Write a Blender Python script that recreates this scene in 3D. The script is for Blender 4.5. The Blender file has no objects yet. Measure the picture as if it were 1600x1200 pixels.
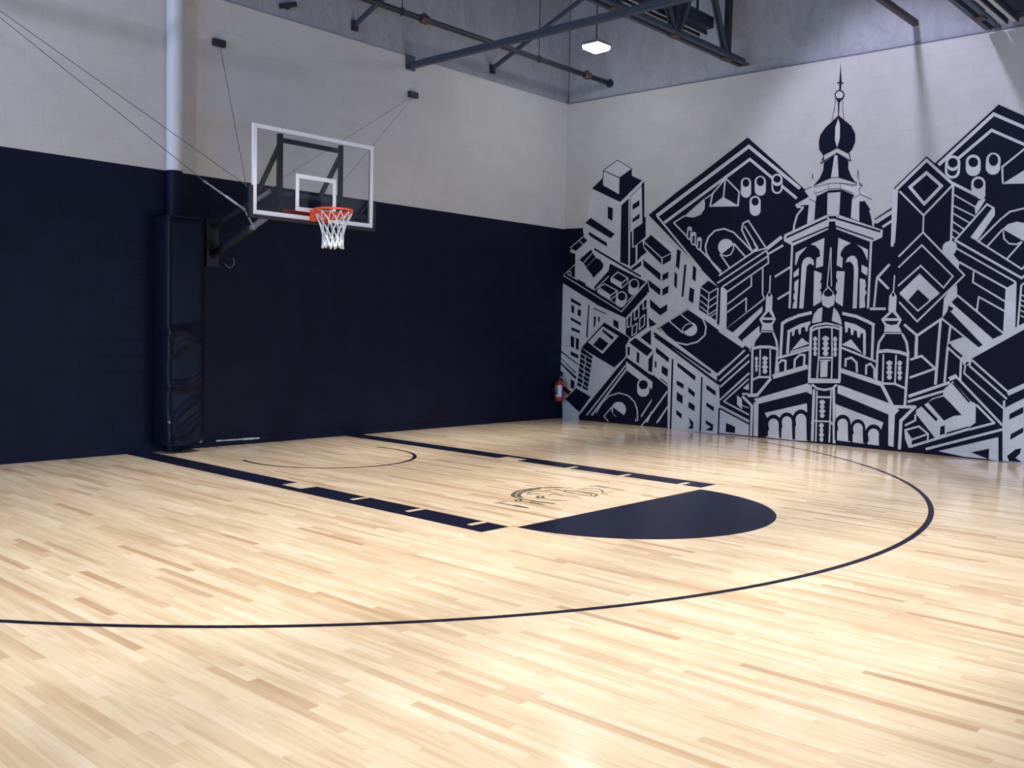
import bpy, math, random
from mathutils import Vector, Matrix, geometry
import numpy as np

S = bpy.context.scene
COL = S.collection

# ------------------------------------------------------------------ camera, world, exposure
cam_d = bpy.data.cameras.new('camera')
cam_d.lens = 33.767
cam_d.sensor_width = 36.0
cam_d.clip_start = 0.05
cam = bpy.data.objects.new('camera', cam_d)
COL.objects.link(cam)
Rm = Matrix(((0.67054, 0.026713, -0.741391), (-0.741517, 0.055073, -0.66867), (0.022969, 0.998125, 0.056737)))
cam.matrix_world = Matrix.Translation((-7.367, -11.325, 1.633)) @ Rm.to_4x4()
S.camera = cam
S.view_settings.view_transform = 'Standard'
S.view_settings.look = 'None'
S.view_settings.gamma = 1.0
S.view_settings.exposure = 0.0
S.view_settings.use_curve_mapping = False
S.cycles.pixel_filter_type = 'BLACKMAN_HARRIS'
S.cycles.filter_width = 2.4     # the phone picture is a little soft

world = bpy.data.worlds.new('world')
S.world = world
world.use_nodes = True
world.node_tree.nodes['Background'].inputs[0].default_value = (0.75, 0.85, 1.0, 1)
world.node_tree.nodes['Background'].inputs[1].default_value = 0.6

def lamp(name, typ, loc, energy, color, rot=(0, 0, 0), **kw):
    l = bpy.data.lights.new(name, typ)
    l.energy = energy
    l.color = color
    for k, v in kw.items():
        setattr(l, k, v)
    o = bpy.data.objects.new(name, l)
    o.location = loc
    o.rotation_euler = rot
    COL.objects.link(o)
    return o

COOL = (0.86, 0.92, 1.0)
NEUT = (1.0, 0.975, 0.95)
def aim(a, b):
    return (Vector(b) - Vector(a)).to_track_quat('-Z', 'Y').to_euler()
# high-bay floodlight in the bay between the two trusses, turned on the mural (above the frame)
P = (2.9, -5.8, 8.8)
lamp('unseen_roof_lamp', 'SPOT', P, 1200, (0.70, 0.71, 1.0), rot=aim(P, (6.45, -6.0, 3.4)), spot_size=math.radians(56), spot_blend=0.5, shadow_soft_size=0.22)
# unseen roof lamps, positions and cones chosen to brighten floor and left wall
for x, y, e, c in ((-5.4, -10.2, 1620, NEUT), (-1.0, -5.6, 5400, NEUT), (1.6, -9.6, 2400, NEUT), (-7.4, -5.4, 1000, NEUT)):
    lamp('unseen_roof_lamp', 'SPOT', (x, y, 8.7), e, c, spot_size=math.radians(92), spot_blend=0.9, shadow_soft_size=0.25)
lamp('unseen_roof_lamp', 'SPOT', (3.2, -3.5, 8.7), 3700, NEUT, spot_size=math.radians(58), spot_blend=0.8, shadow_soft_size=0.25)  # narrow cone added to lift the far floor and spare the walls
lamp('unseen_roof_lamp', 'SPOT', (-7.5, -3.4, 8.6), 1000, (0.70, 0.78, 1.0), rot=aim((-7.5, -3.4, 8.6), (-6.0, 0, 5)), spot_size=math.radians(110), spot_blend=0.9, shadow_soft_size=0.25)  # bluish lamp aimed at the upper left wall to brighten it
# bluish daylight added for mural and left wall, from unseen assumed openings
lamp('added_daylight', 'AREA', (3.4, -14.1, 1.35), 330, (0.30, 0.54, 1.0), rot=(math.radians(90), 0, 0), shape='RECTANGLE', size=2.4, size_y=2.5)
lamp('added_daylight', 'AREA', (-15.9, -3.9, 2.4), 1150, (0.36, 0.58, 1.0), rot=(math.radians(90), 0, math.radians(-90)), shape='RECTANGLE', size=5.0, size_y=4.4)

# ------------------------------------------------------------------ dimensions (metres)
XC = 6.5438          # corner between hoop wall (y = 0) and mural wall
DL = 0.0182          # the mural wall is about one degree out of square
H = 5.785            # top of the painted block walls
ZS = 3.507           # top of the black paint on the hoop wall
ZR = 9.0             # roof deck
XW = -16.0
YB = -14.2
TN = math.hypot(1, DL)
TX, TY = DL / TN, -1 / TN        # along the mural wall, away from the corner
NX, NY = -1 / TN, -DL / TN       # its normal, into the room
def mw(s, z, off=0.0):
    return Vector((XC + TX * s + NX * off, TY * s + NY * off, z))

# ------------------------------------------------------------------ materials
MATS = {}
def mat(name, color, rough=0.6, metal=0.0, spec=0.5, emit=None, estr=0.0):
    m = bpy.data.materials.new(name)
    m.use_nodes = True
    b = m.node_tree.nodes['Principled BSDF']
    b.inputs['Base Color'].default_value = (*color, 1)
    b.inputs['Roughness'].default_value = rough
    b.inputs['Metallic'].default_value = metal
    b.inputs['Specular IOR Level'].default_value = spec
    if emit:
        b.inputs['Emission Color'].default_value = (*emit, 1)
        b.inputs['Emission Strength'].default_value = estr
    MATS[name] = m
    return m

class NT:
    def __init__(s, m):
        s.t = m.node_tree
        s.b = m.node_tree.nodes['Principled BSDF']
    def n(s, typ, **kw):
        x = s.t.nodes.new(typ)
        for k, v in kw.items():
            setattr(x, k, v)
        return x
    def l(s, a, b):
        s.t.links.new(a, b)
    def math(s, op, a, b=None, c=None):
        x = s.n('ShaderNodeMath', operation=op)
        for i, v in enumerate((a, b, c)):
            if v is None:
                continue
            if isinstance(v, (int, float)):
                x.inputs[i].default_value = v
            else:
                s.l(v, x.inputs[i])
        return x.outputs[0]
    def ramp(s, fac, stops, interp='LINEAR'):
        r = s.n('ShaderNodeValToRGB')
        r.color_ramp.interpolation = interp
        e = r.color_ramp.elements
        while len(e) < len(stops):
            e.new(0.5)
        for i, (p, c) in enumerate(stops):
            e[i].position = p
            e[i].color = (*c, 1)
        s.l(fac, r.inputs[0])
        return r.outputs[0]
    def mix(s, fac, a, b, typ='MIX'):
        x = s.n('ShaderNodeMix', data_type='RGBA', blend_type=typ)
        if isinstance(fac, (int, float)):
            x.inputs[0].default_value = fac
        else:
            s.l(fac, x.inputs[0])
        for i, v in ((6, a), (7, b)):
            if isinstance(v, tuple):
                x.inputs[i].default_value = (*v, 1)
            else:
                s.l(v, x.inputs[i])
        return x.outputs[2]
    def bump(s, h, strength, dist=0.01):
        x = s.n('ShaderNodeBump')
        x.inputs['Strength'].default_value = strength
        x.inputs['Distance'].default_value = dist
        s.l(h, x.inputs['Height'])
        s.l(x.outputs[0], s.b.inputs['Normal'])

def block_paint(name, color, rough, axis, var=0.06, joint=0.5, spec=0.4):
    """painted concrete block: courses 0.2 m high, blocks 0.4 m long, faint joints and roller mottling"""
    m = mat(name, color, rough, spec=spec)
    t = NT(m)
    g = t.n('ShaderNodeNewGeometry')
    sx = t.n('ShaderNodeSeparateXYZ')
    t.l(g.outputs['Position'], sx.inputs[0])
    cb = t.n('ShaderNodeCombineXYZ')
    t.l(sx.outputs[axis], cb.inputs[0])
    t.l(sx.outputs[2], cb.inputs[1])
    br = t.n('ShaderNodeTexBrick')
    t.l(cb.outputs[0], br.inputs['Vector'])
    br.inputs['Scale'].default_value = 1.0
    br.inputs['Brick Width'].default_value = 0.4
    br.inputs['Row Height'].default_value = 0.2
    br.inputs['Mortar Size'].default_value = 0.006
    br.inputs['Mortar Smooth'].default_value = 0.6
    nz = t.n('ShaderNodeTexNoise')
    nz.inputs['Scale'].default_value = 2.2
    nz.inputs['Detail'].default_value = 6
    nz.inputs['Roughness'].default_value = 0.65
    t.l(g.outputs['Position'], nz.inputs['Vector'])
    fine = t.n('ShaderNodeTexNoise')
    fine.inputs['Scale'].default_value = 60
    t.l(g.outputs['Position'], fine.inputs['Vector'])
    lo = tuple(c * (1 - var) for c in color)
    hi = tuple(min(1, c * (1 + var)) for c in color)
    col = t.ramp(nz.outputs[0], [(0.3, lo), (0.7, hi)])
    dk = t.mix(t.math('MULTIPLY', br.outputs['Fac'], 0.12), col, tuple(c * 0.55 for c in color))
    t.l(dk, t.b.inputs['Base Color'])
    hgt = t.math('ADD', t.math('MULTIPLY', br.outputs['Fac'], -joint), t.math('MULTIPLY', fine.outputs[0], 0.35))
    t.bump(hgt, 0.5, 0.004)
    return m

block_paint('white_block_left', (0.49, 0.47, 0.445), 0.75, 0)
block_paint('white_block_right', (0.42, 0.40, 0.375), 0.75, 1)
block_paint('black_block', (0.0042, 0.0056, 0.018), 0.5, 0, var=0.25, joint=0.8, spec=0.13)
block_paint('mural_white', (0.45, 0.44, 0.435), 0.7, 1, var=0.12)
block_paint('mural_black', (0.0040, 0.0046, 0.015), 0.6, 1, var=0.2, spec=0.1)
mat('white_paint', (0.56, 0.555, 0.55), 0.45)
mat('black_paint_gloss', (0.012, 0.013, 0.022), 0.4)
mat('black_vinyl', (0.0045, 0.005, 0.012), 0.36, spec=0.1)
mat('steel_blue', (0.045, 0.058, 0.082), 0.55, 0.2)
mat('steel_dark', (0.02, 0.022, 0.034), 0.6, 0.2)
mat('joist_brown', (0.055, 0.042, 0.04), 0.6, 0.1)
mat('rust', (0.075, 0.035, 0.032), 0.7)
mat('pipe_dark', (0.028, 0.028, 0.042), 0.5, 0.2)
mat('light_strip', (0.45, 0.44, 0.43), 0.6)
mat('frame_black', (0.012, 0.012, 0.017), 0.45, 0.0, spec=0.3)
mat('rubber_black', (0.012, 0.014, 0.02), 0.5)
mat('board_white', (0.82, 0.82, 0.85), 0.4)
mat('rim_orange', (0.80, 0.085, 0.022), 0.4)
mat('net_white', (0.72, 0.74, 0.74), 0.8)
mat('chrome', (0.21, 0.215, 0.24), 0.45, 0.3)
mat('cable', (0.10, 0.10, 0.11), 0.5, 0.4)
mat('chain_grey', (0.40, 0.41, 0.44), 0.45, 0.4)
mat('bracket_black', (0.015, 0.015, 0.02), 0.6)
mat('ext_red', (0.36, 0.012, 0.025), 0.35)
mat('label_white', (0.55, 0.57, 0.6), 0.6)
mat('seam_dark', (0.12, 0.12, 0.14), 0.9)
mat('lamp_glow', (0.9, 0.9, 0.9), 0.4, emit=(0.93, 0.97, 1.0), estr=75)
mat('lamp_housing', (0.25, 0.26, 0.28), 0.5)
mat('strip_grey', (0.42, 0.46, 0.52), 0.7)
mat('added_frame', (0.3, 0.3, 0.32), 0.6)

def insulation():
    m = mat('insulation', (0.235, 0.235, 0.25), 0.8)
    t = NT(m)
    g = t.n('ShaderNodeNewGeometry')
    mp = t.n('ShaderNodeMapping')
    mp.inputs['Scale'].default_value = (1.2, 1.2, 0.55)
    mp.inputs['Rotation'].default_value = (0.5, 0.45, 0)
    t.l(g.outputs['Position'], mp.inputs[0])
    a = t.n('ShaderNodeTexNoise')
    a.inputs['Scale'].default_value = 3.5
    a.inputs['Detail'].default_value = 8
    a.inputs['Roughness'].default_value = 0.7
    a.inputs['Distortion'].default_value = 0.8
    t.l(mp.outputs[0], a.inputs['Vector'])
    col = t.ramp(a.outputs[0], [(0.3, (0.25, 0.25, 0.27)), (0.7, (0.35, 0.35, 0.37))])
    t.l(col, t.b.inputs['Base Color'])
    t.bump(a.outputs[0], 0.6, 0.06)
insulation()

def maple():
    m = mat('maple_floor', (0.6, 0.45, 0.3), 0.25)
    t = NT(m)
    g = t.n('ShaderNodeNewGeometry')
    sx = t.n('ShaderNodeSeparateXYZ')
    t.l(g.outputs['Position'], sx.inputs[0])
    X, Y = sx.outputs[0], sx.outputs[1]
    u = t.math('DIVIDE', X, 0.057)
    row = t.math('FLOOR', u)
    wr = t.n('ShaderNodeTexWhiteNoise', noise_dimensions='1D')
    t.l(row, wr.inputs['W'])
    wl = t.n('ShaderNodeTexWhiteNoise', noise_dimensions='1D')
    t.l(t.math('ADD', row, 417.3), wl.inputs['W'])
    length = t.math('ADD', t.math('MULTIPLY', wl.outputs[0], 0.75), 0.45)
    v = t.math('ADD', t.math('DIVIDE', Y, length), t.math('MULTIPLY', wr.outputs[0], 37.0))
    seg = t.math('FLOOR', v)
    cb = t.n('ShaderNodeCombineXYZ')
    t.l(row, cb.inputs[0])
    t.l(seg, cb.inputs[1])
    wn = t.n('ShaderNodeTexWhiteNoise', noise_dimensions='2D')
    t.l(cb.outputs[0], wn.inputs['Vector'])
    base = t.ramp(wn.outputs['Value'], [
        (0.0, (0.46, 0.31, 0.19)), (0.035, (0.54, 0.395, 0.255)), (0.14, (0.605, 0.47, 0.315)), (0.40, (0.645, 0.52, 0.36)),
        (0.75, (0.675, 0.555, 0.395)), (1.0, (0.715, 0.605, 0.45))])
    # grain inside each strip, lengthwise
    gv = t.n('ShaderNodeCombineXYZ')
    t.l(t.math('MULTIPLY', X, 26.0), gv.inputs[0])
    t.l(t.math('MULTIPLY', Y, 1.6), gv.inputs[1])
    t.l(t.math('MULTIPLY', wn.outputs['Value'], 50.0), gv.inputs[2])
    gn = t.n('ShaderNodeTexNoise')
    gn.inputs['Scale'].default_value = 1.0
    gn.inputs['Detail'].default_value = 5
    gn.inputs['Distortion'].default_value = 0.6
    t.l(gv.outputs[0], gn.inputs['Vector'])
    grain = t.ramp(gn.outputs[0], [(0.30, (0.84, 0.77, 0.70)), (0.55, (1, 1, 1)), (0.8, (1.05, 1.04, 1.03))])
    lv = t.n('ShaderNodeCombineXYZ')
    t.l(t.math('MULTIPLY', X, 3.2), lv.inputs[0])
    t.l(t.math('MULTIPLY', Y, 0.8), lv.inputs[1])
    ln = t.n('ShaderNodeTexNoise')
    ln.inputs['Scale'].default_value = 1.0
    ln.inputs['Detail'].default_value = 4
    t.l(lv.outputs[0], ln.inputs['Vector'])
    patch = t.ramp(ln.outputs[0], [(0.32, (0.90, 0.86, 0.82)), (0.68, (1.05, 1.04, 1.03))])
    base = t.mix(1.0, base, patch, 'MULTIPLY')
    col = t.mix(0.85, base, grain, 'MULTIPLY')
    # joints
    fu = t.math('ABSOLUTE', t.math('SUBTRACT', t.math('FRACT', u), 0.5))
    fv = t.math('ABSOLUTE', t.math('SUBTRACT', t.math('FRACT', v), 0.5))
    ju = t.math('GREATER_THAN', fu, 0.487)
    jv = t.math('GREATER_THAN', fv, 0.498)
    j = t.math('MAXIMUM', ju, jv)
    col2 = t.mix(t.math('MULTIPLY', j, 0.15), col, (0.30, 0.19, 0.10))
    t.l(col2, t.b.inputs['Base Color'])
    rn = t.n('ShaderNodeTexNoise')
    rn.inputs['Scale'].default_value = 0.9
    rn.inputs['Detail'].default_value = 3
    t.l(g.outputs['Position'], rn.inputs['Vector'])
    t.l(t.math('ADD', t.math('MULTIPLY', rn.outputs[0], 0.06), 0.13), t.b.inputs['Roughness'])
    wav = t.n('ShaderNodeTexNoise')
    wav.inputs['Scale'].default_value = 7.0
    wav.inputs['Detail'].default_value = 2
    t.l(g.outputs['Position'], wav.inputs['Vector'])
    t.b.inputs['Coat Weight'].default_value = 0.28
    t.b.inputs['Coat Roughness'].default_value = 0.11
    t.bump(t.math('ADD', t.math('MULTIPLY', wav.outputs[0], 1.0), t.math('MULTIPLY', j, -0.08)), 0.25, 0.004)
    return m
maple()

def court_paint():
    m = mat('court_black', (0.007, 0.008, 0.020), 0.22, spec=0.07)
    t = NT(m)
    g = t.n('ShaderNodeNewGeometry')
    wav = t.n('ShaderNodeTexNoise')
    wav.inputs['Scale'].default_value = 7.0
    t.l(g.outputs['Position'], wav.inputs['Vector'])
    t.bump(wav.outputs[0], 0.25, 0.004)
court_paint()
mat('logo_ink', (0.12, 0.10, 0.075), 0.3)

def glass():
    m = bpy.data.materials.new('clear_glass')
    m.use_nodes = True
    nt = m.node_tree
    nt.nodes.clear()
    o = nt.nodes.new('ShaderNodeOutputMaterial')
    tr = nt.nodes.new('ShaderNodeBsdfTransparent')
    tr.inputs[0].default_value = (0.985, 0.99, 0.99, 1)
    gl = nt.nodes.new('ShaderNodeBsdfGlossy')
    gl.inputs['Roughness'].default_value = 0.03
    fr = nt.nodes.new('ShaderNodeFresnel')
    fr.inputs[0].default_value = 1.45
    mx = nt.nodes.new('ShaderNodeMixShader')
    nt.links.new(fr.outputs[0], mx.inputs[0])
    nt.links.new(tr.outputs[0], mx.inputs[1])
    nt.links.new(gl.outputs[0], mx.inputs[2])
    nt.links.new(mx.outputs[0], o.inputs[0])
    MATS['clear_glass'] = m
glass()

# ------------------------------------------------------------------ mesh helpers
class MB:
    def __init__(s):
        s.v = []; s.f = []; s.mi = []
    def face(s, idx, mi=0):
        s.f.append(idx); s.mi.append(mi)
    def poly(s, pts, mi=0):
        b = len(s.v)
        s.v += [tuple(p) for p in pts]
        s.face(list(range(b, b + len(pts))), mi)
    def box(s, x0, x1, y0, y1, z0, z1, mi=0):
        b = len(s.v)
        s.v += [(x0, y0, z0), (x1, y0, z0), (x1, y1, z0), (x0, y1, z0), (x0, y0, z1), (x1, y0, z1), (x1, y1, z1), (x0, y1, z1)]
        for q in ((3, 2, 1, 0), (4, 5, 6, 7), (0, 1, 5, 4), (1, 2, 6, 5), (2, 3, 7, 6), (3, 0, 4, 7)):
            s.face([b + i for i in q], mi)
    def bar(s, a, b_, w, h, up=(0, 0, 1), mi=0):
        """rectangular bar from a to b, width w across, height h along up"""
        a, b_ = Vector(a), Vector(b_)
        d = (b_ - a).normalized()
        up = Vector(up)
        if abs(d.dot(up)) > 0.98:
            up = Vector((0, 1, 0))
        sd = d.cross(up).normalized()
        u = sd.cross(d).normalized()
        k = len(s.v)
        for p in (a, b_):
            for i, j in ((-1, -1), (1, -1), (1, 1), (-1, 1)):
                s.v.append(tuple(p + sd * (w / 2 * i) + u * (h / 2 * j)))
        for q in ((3, 2, 1, 0), (4, 5, 6, 7), (0, 1, 5, 4), (1, 2, 6, 5), (2, 3, 7, 6), (3, 0, 4, 7)):
            s.face([k + i for i in q], mi)
    def tube(s, pts, r, n=8, closed=False, cap=True, mi=0):
        P = [Vector(p) for p in pts]
        m = len(P)
        rr = r if isinstance(r, (list, tuple)) else [r] * m
        k = len(s.v)
        prev = None
        for i in range(m):
            if closed:
                d = (P[(i + 1) % m] - P[i - 1]).normalized()
            else:
                d = (P[min(i + 1, m - 1)] - P[max(i - 1, 0)]).normalized()
            if prev is None:
                u = d.orthogonal().normalized()
            else:
                u = (prev - d * prev.dot(d)).normalized()
            prev = u
            w = d.cross(u)
            for j in range(n):
                t = 2 * math.pi * j / n
                s.v.append(tuple(P[i] + (u * math.cos(t) + w * math.sin(t)) * rr[i]))
        for i in range(m if closed else m - 1):
            a = k + i * n
            b = k + ((i + 1) % m) * n
            for j in range(n):
                s.face([a + j, a + (j + 1) % n, b + (j + 1) % n, b + j], mi)
        if cap and not closed:
            s.face([k + j for j in range(n)][::-1], mi)
            s.face([k + (m - 1) * n + j for j in range(n)], mi)
    def lathe(s, prof, c=(0, 0, 0), n=24, mi=0):
        k = len(s.v)
        for r, z in prof:
            for j in range(n):
                t = 2 * math.pi * j / n
                s.v.append((c[0] + r * math.cos(t), c[1] + r * math.sin(t), c[2] + z))
        for i in range(len(prof) - 1):
            for j in range(n):
                a = k + i * n
                s.face([a + j, a + (j + 1) % n, a + n + (j + 1) % n, a + n + j], mi)
        s.face([k + j for j in range(n)][::-1], mi)
        s.face([k + (len(prof) - 1) * n + j for j in range(n)], mi)
    def build(s, name, mats, parent=None, smooth=False, bevel=0.0, loc=None):
        if isinstance(mats, str):
            mats = [mats]
        me = bpy.data.meshes.new(name)
        v = s.v
        if loc is not None:
            v = [(p[0] - loc[0], p[1] - loc[1], p[2] - loc[2]) for p in v]
        me.from_pydata(v, [], s.f)
        for m in mats:
            me.materials.append(MATS[m])
        if len(mats) > 1:
            me.polygons.foreach_set('material_index', s.mi)
        if smooth:
            me.polygons.foreach_set('use_smooth', [True] * len(me.polygons))
        me.update()
        o = bpy.data.objects.new(name, me)
        COL.objects.link(o)
        if loc is not None:
            o.location = loc
        if parent is not None:
            o.parent = parent
            # parts are modelled in world space under a root that may stand elsewhere
            r = parent
            off = Vector((0, 0, 0))
            while r is not None:
                off += r.location
                r = r.parent
            o.location = Vector(o.location) - off
        if bevel:
            b = o.modifiers.new('bevel', 'BEVEL')
            b.width = bevel
            b.segments = 2
            b.limit_method = 'ANGLE'
        return o

def tag(o, label=None, cat=None, group=None, kind=None):
    if label: o['label'] = label
    if cat: o['category'] = cat
    if group: o['group'] = group
    if kind: o['kind'] = kind
    return o

def empty(name, loc, label, cat, group=None):
    o = bpy.data.objects.new(name, None)
    o.empty_display_size = 0.2
    o.location = loc
    COL.objects.link(o)
    return tag(o, label, cat, group)

def copy_tree(o, parent=None):
    c = o.copy()
    COL.objects.link(c)
    if parent is not None:
        c.parent = parent
    for ch in [x for x in o.children]:
        copy_tree(ch, c)
    return c

def struct(mb, name, mats, **kw):
    return tag(mb.build(name, mats, **kw), kind='structure')

# ------------------------------------------------------------------ the room
XR = mw(-YB, 0).x
m = MB(); m.box(XW, XR + 0.6, YB, 0.3, -0.2, 0.0); struct(m, 'floor', 'maple_floor')
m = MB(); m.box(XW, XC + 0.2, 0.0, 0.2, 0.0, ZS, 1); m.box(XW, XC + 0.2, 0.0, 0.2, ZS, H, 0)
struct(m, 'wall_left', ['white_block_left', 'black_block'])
# upper walls: sagging grey insulation blanket, set a little behind the block face
m = MB(); m.box(XW, XC + 0.2, 0.03, 0.2, H, ZR); struct(m, 'wall_left_upper', 'insulation')
m = MB()
def wallslab(m, s0, s1, z0, z1, off, th, mi=0):
    k = len(m.v)
    for z in (z0, z1):
        for s, o in ((s0, off), (s1, off), (s1, off - th), (s0, off - th)):
            m.v.append(tuple(mw(s, z, o)))
    for q in ((3, 2, 1, 0), (4, 5, 6, 7), (0, 1, 5, 4), (1, 2, 6, 5), (2, 3, 7, 6), (3, 0, 4, 7)):
        m.face([k + i for i in q], mi)
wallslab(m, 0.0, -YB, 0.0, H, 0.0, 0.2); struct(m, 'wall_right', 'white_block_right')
m = MB(); wallslab(m, 0.0, -YB, H, ZR, -0.03, 0.17); struct(m, 'wall_right_upper', 'insulation')
m = MB(); wallslab(m, 0.0, -YB, H - 0.006, H + 0.014, 0.004, 0.05); struct(m, 'shaded_seam_1', 'seam_dark')  # thin dark strip drawn for the shaded seam at the wall top
m = MB(); m.box(XW, XR + 0.6, YB, 0.3, ZR, ZR + 0.2); struct(m, 'ceiling', 'insulation')
m = MB(); m.box(XW - 0.2, XW, YB, -6.5, 0, ZR); m.box(XW - 0.2, XW, -1.3, 0.3, 0, ZR); m.box(XW - 0.2, XW, -6.5, -1.3, 4.7, ZR)
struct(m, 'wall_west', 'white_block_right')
m = MB(); m.box(XW - 0.1, XW + 0.05, -6.6, -6.45, 0, 4.8); m.box(XW - 0.1, XW + 0.05, -1.35, -1.2, 0, 4.8); m.box(XW - 0.1, XW + 0.05, -6.45, -1.35, 4.65, 4.8)
struct(m, 'added_door_2', 'added_frame')  # frame round an unseen opening added for the bluish light
# back wall behind the camera with an opening added for the bluish light
m = MB()
m.box(XW, 2.1, YB - 0.2, YB, 0, ZR); m.box(4.7, XR + 0.6, YB - 0.2, YB, 0, ZR); m.box(2.1, 4.7, YB - 0.2, YB, 2.75, ZR)
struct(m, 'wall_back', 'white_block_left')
m = MB()
m.box(2.02, 2.14, YB - 0.1, YB + 0.05, 0, 2.8); m.box(4.66, 4.78, YB - 0.1, YB + 0.05, 0, 2.8); m.box(2.14, 4.66, YB - 0.1, YB + 0.05, 2.66, 2.8)
struct(m, 'added_door_1', 'added_frame')
m = MB(); m.box(XW, XC, -0.012, 0.0, 0.0, 0.10); struct(m, 'baseboard_left', 'black_block', bevel=0.004)
# round column standing against the hoop wall, painted like the wall
m = MB()
def cyl(m, x, y, z0, z1, r, n=24, mi=0):
    m.tube([(x, y, z0), (x, y, z1)], r, n, mi=mi)
cyl(m, -1.245, -0.06, ZS - 0.0, ZR, 0.098, mi=0); cyl(m, -1.245, -0.06, 0.0, ZS, 0.098, mi=1)
struct(m, 'column', ['white_paint', 'black_block'], smooth=False)

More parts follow.
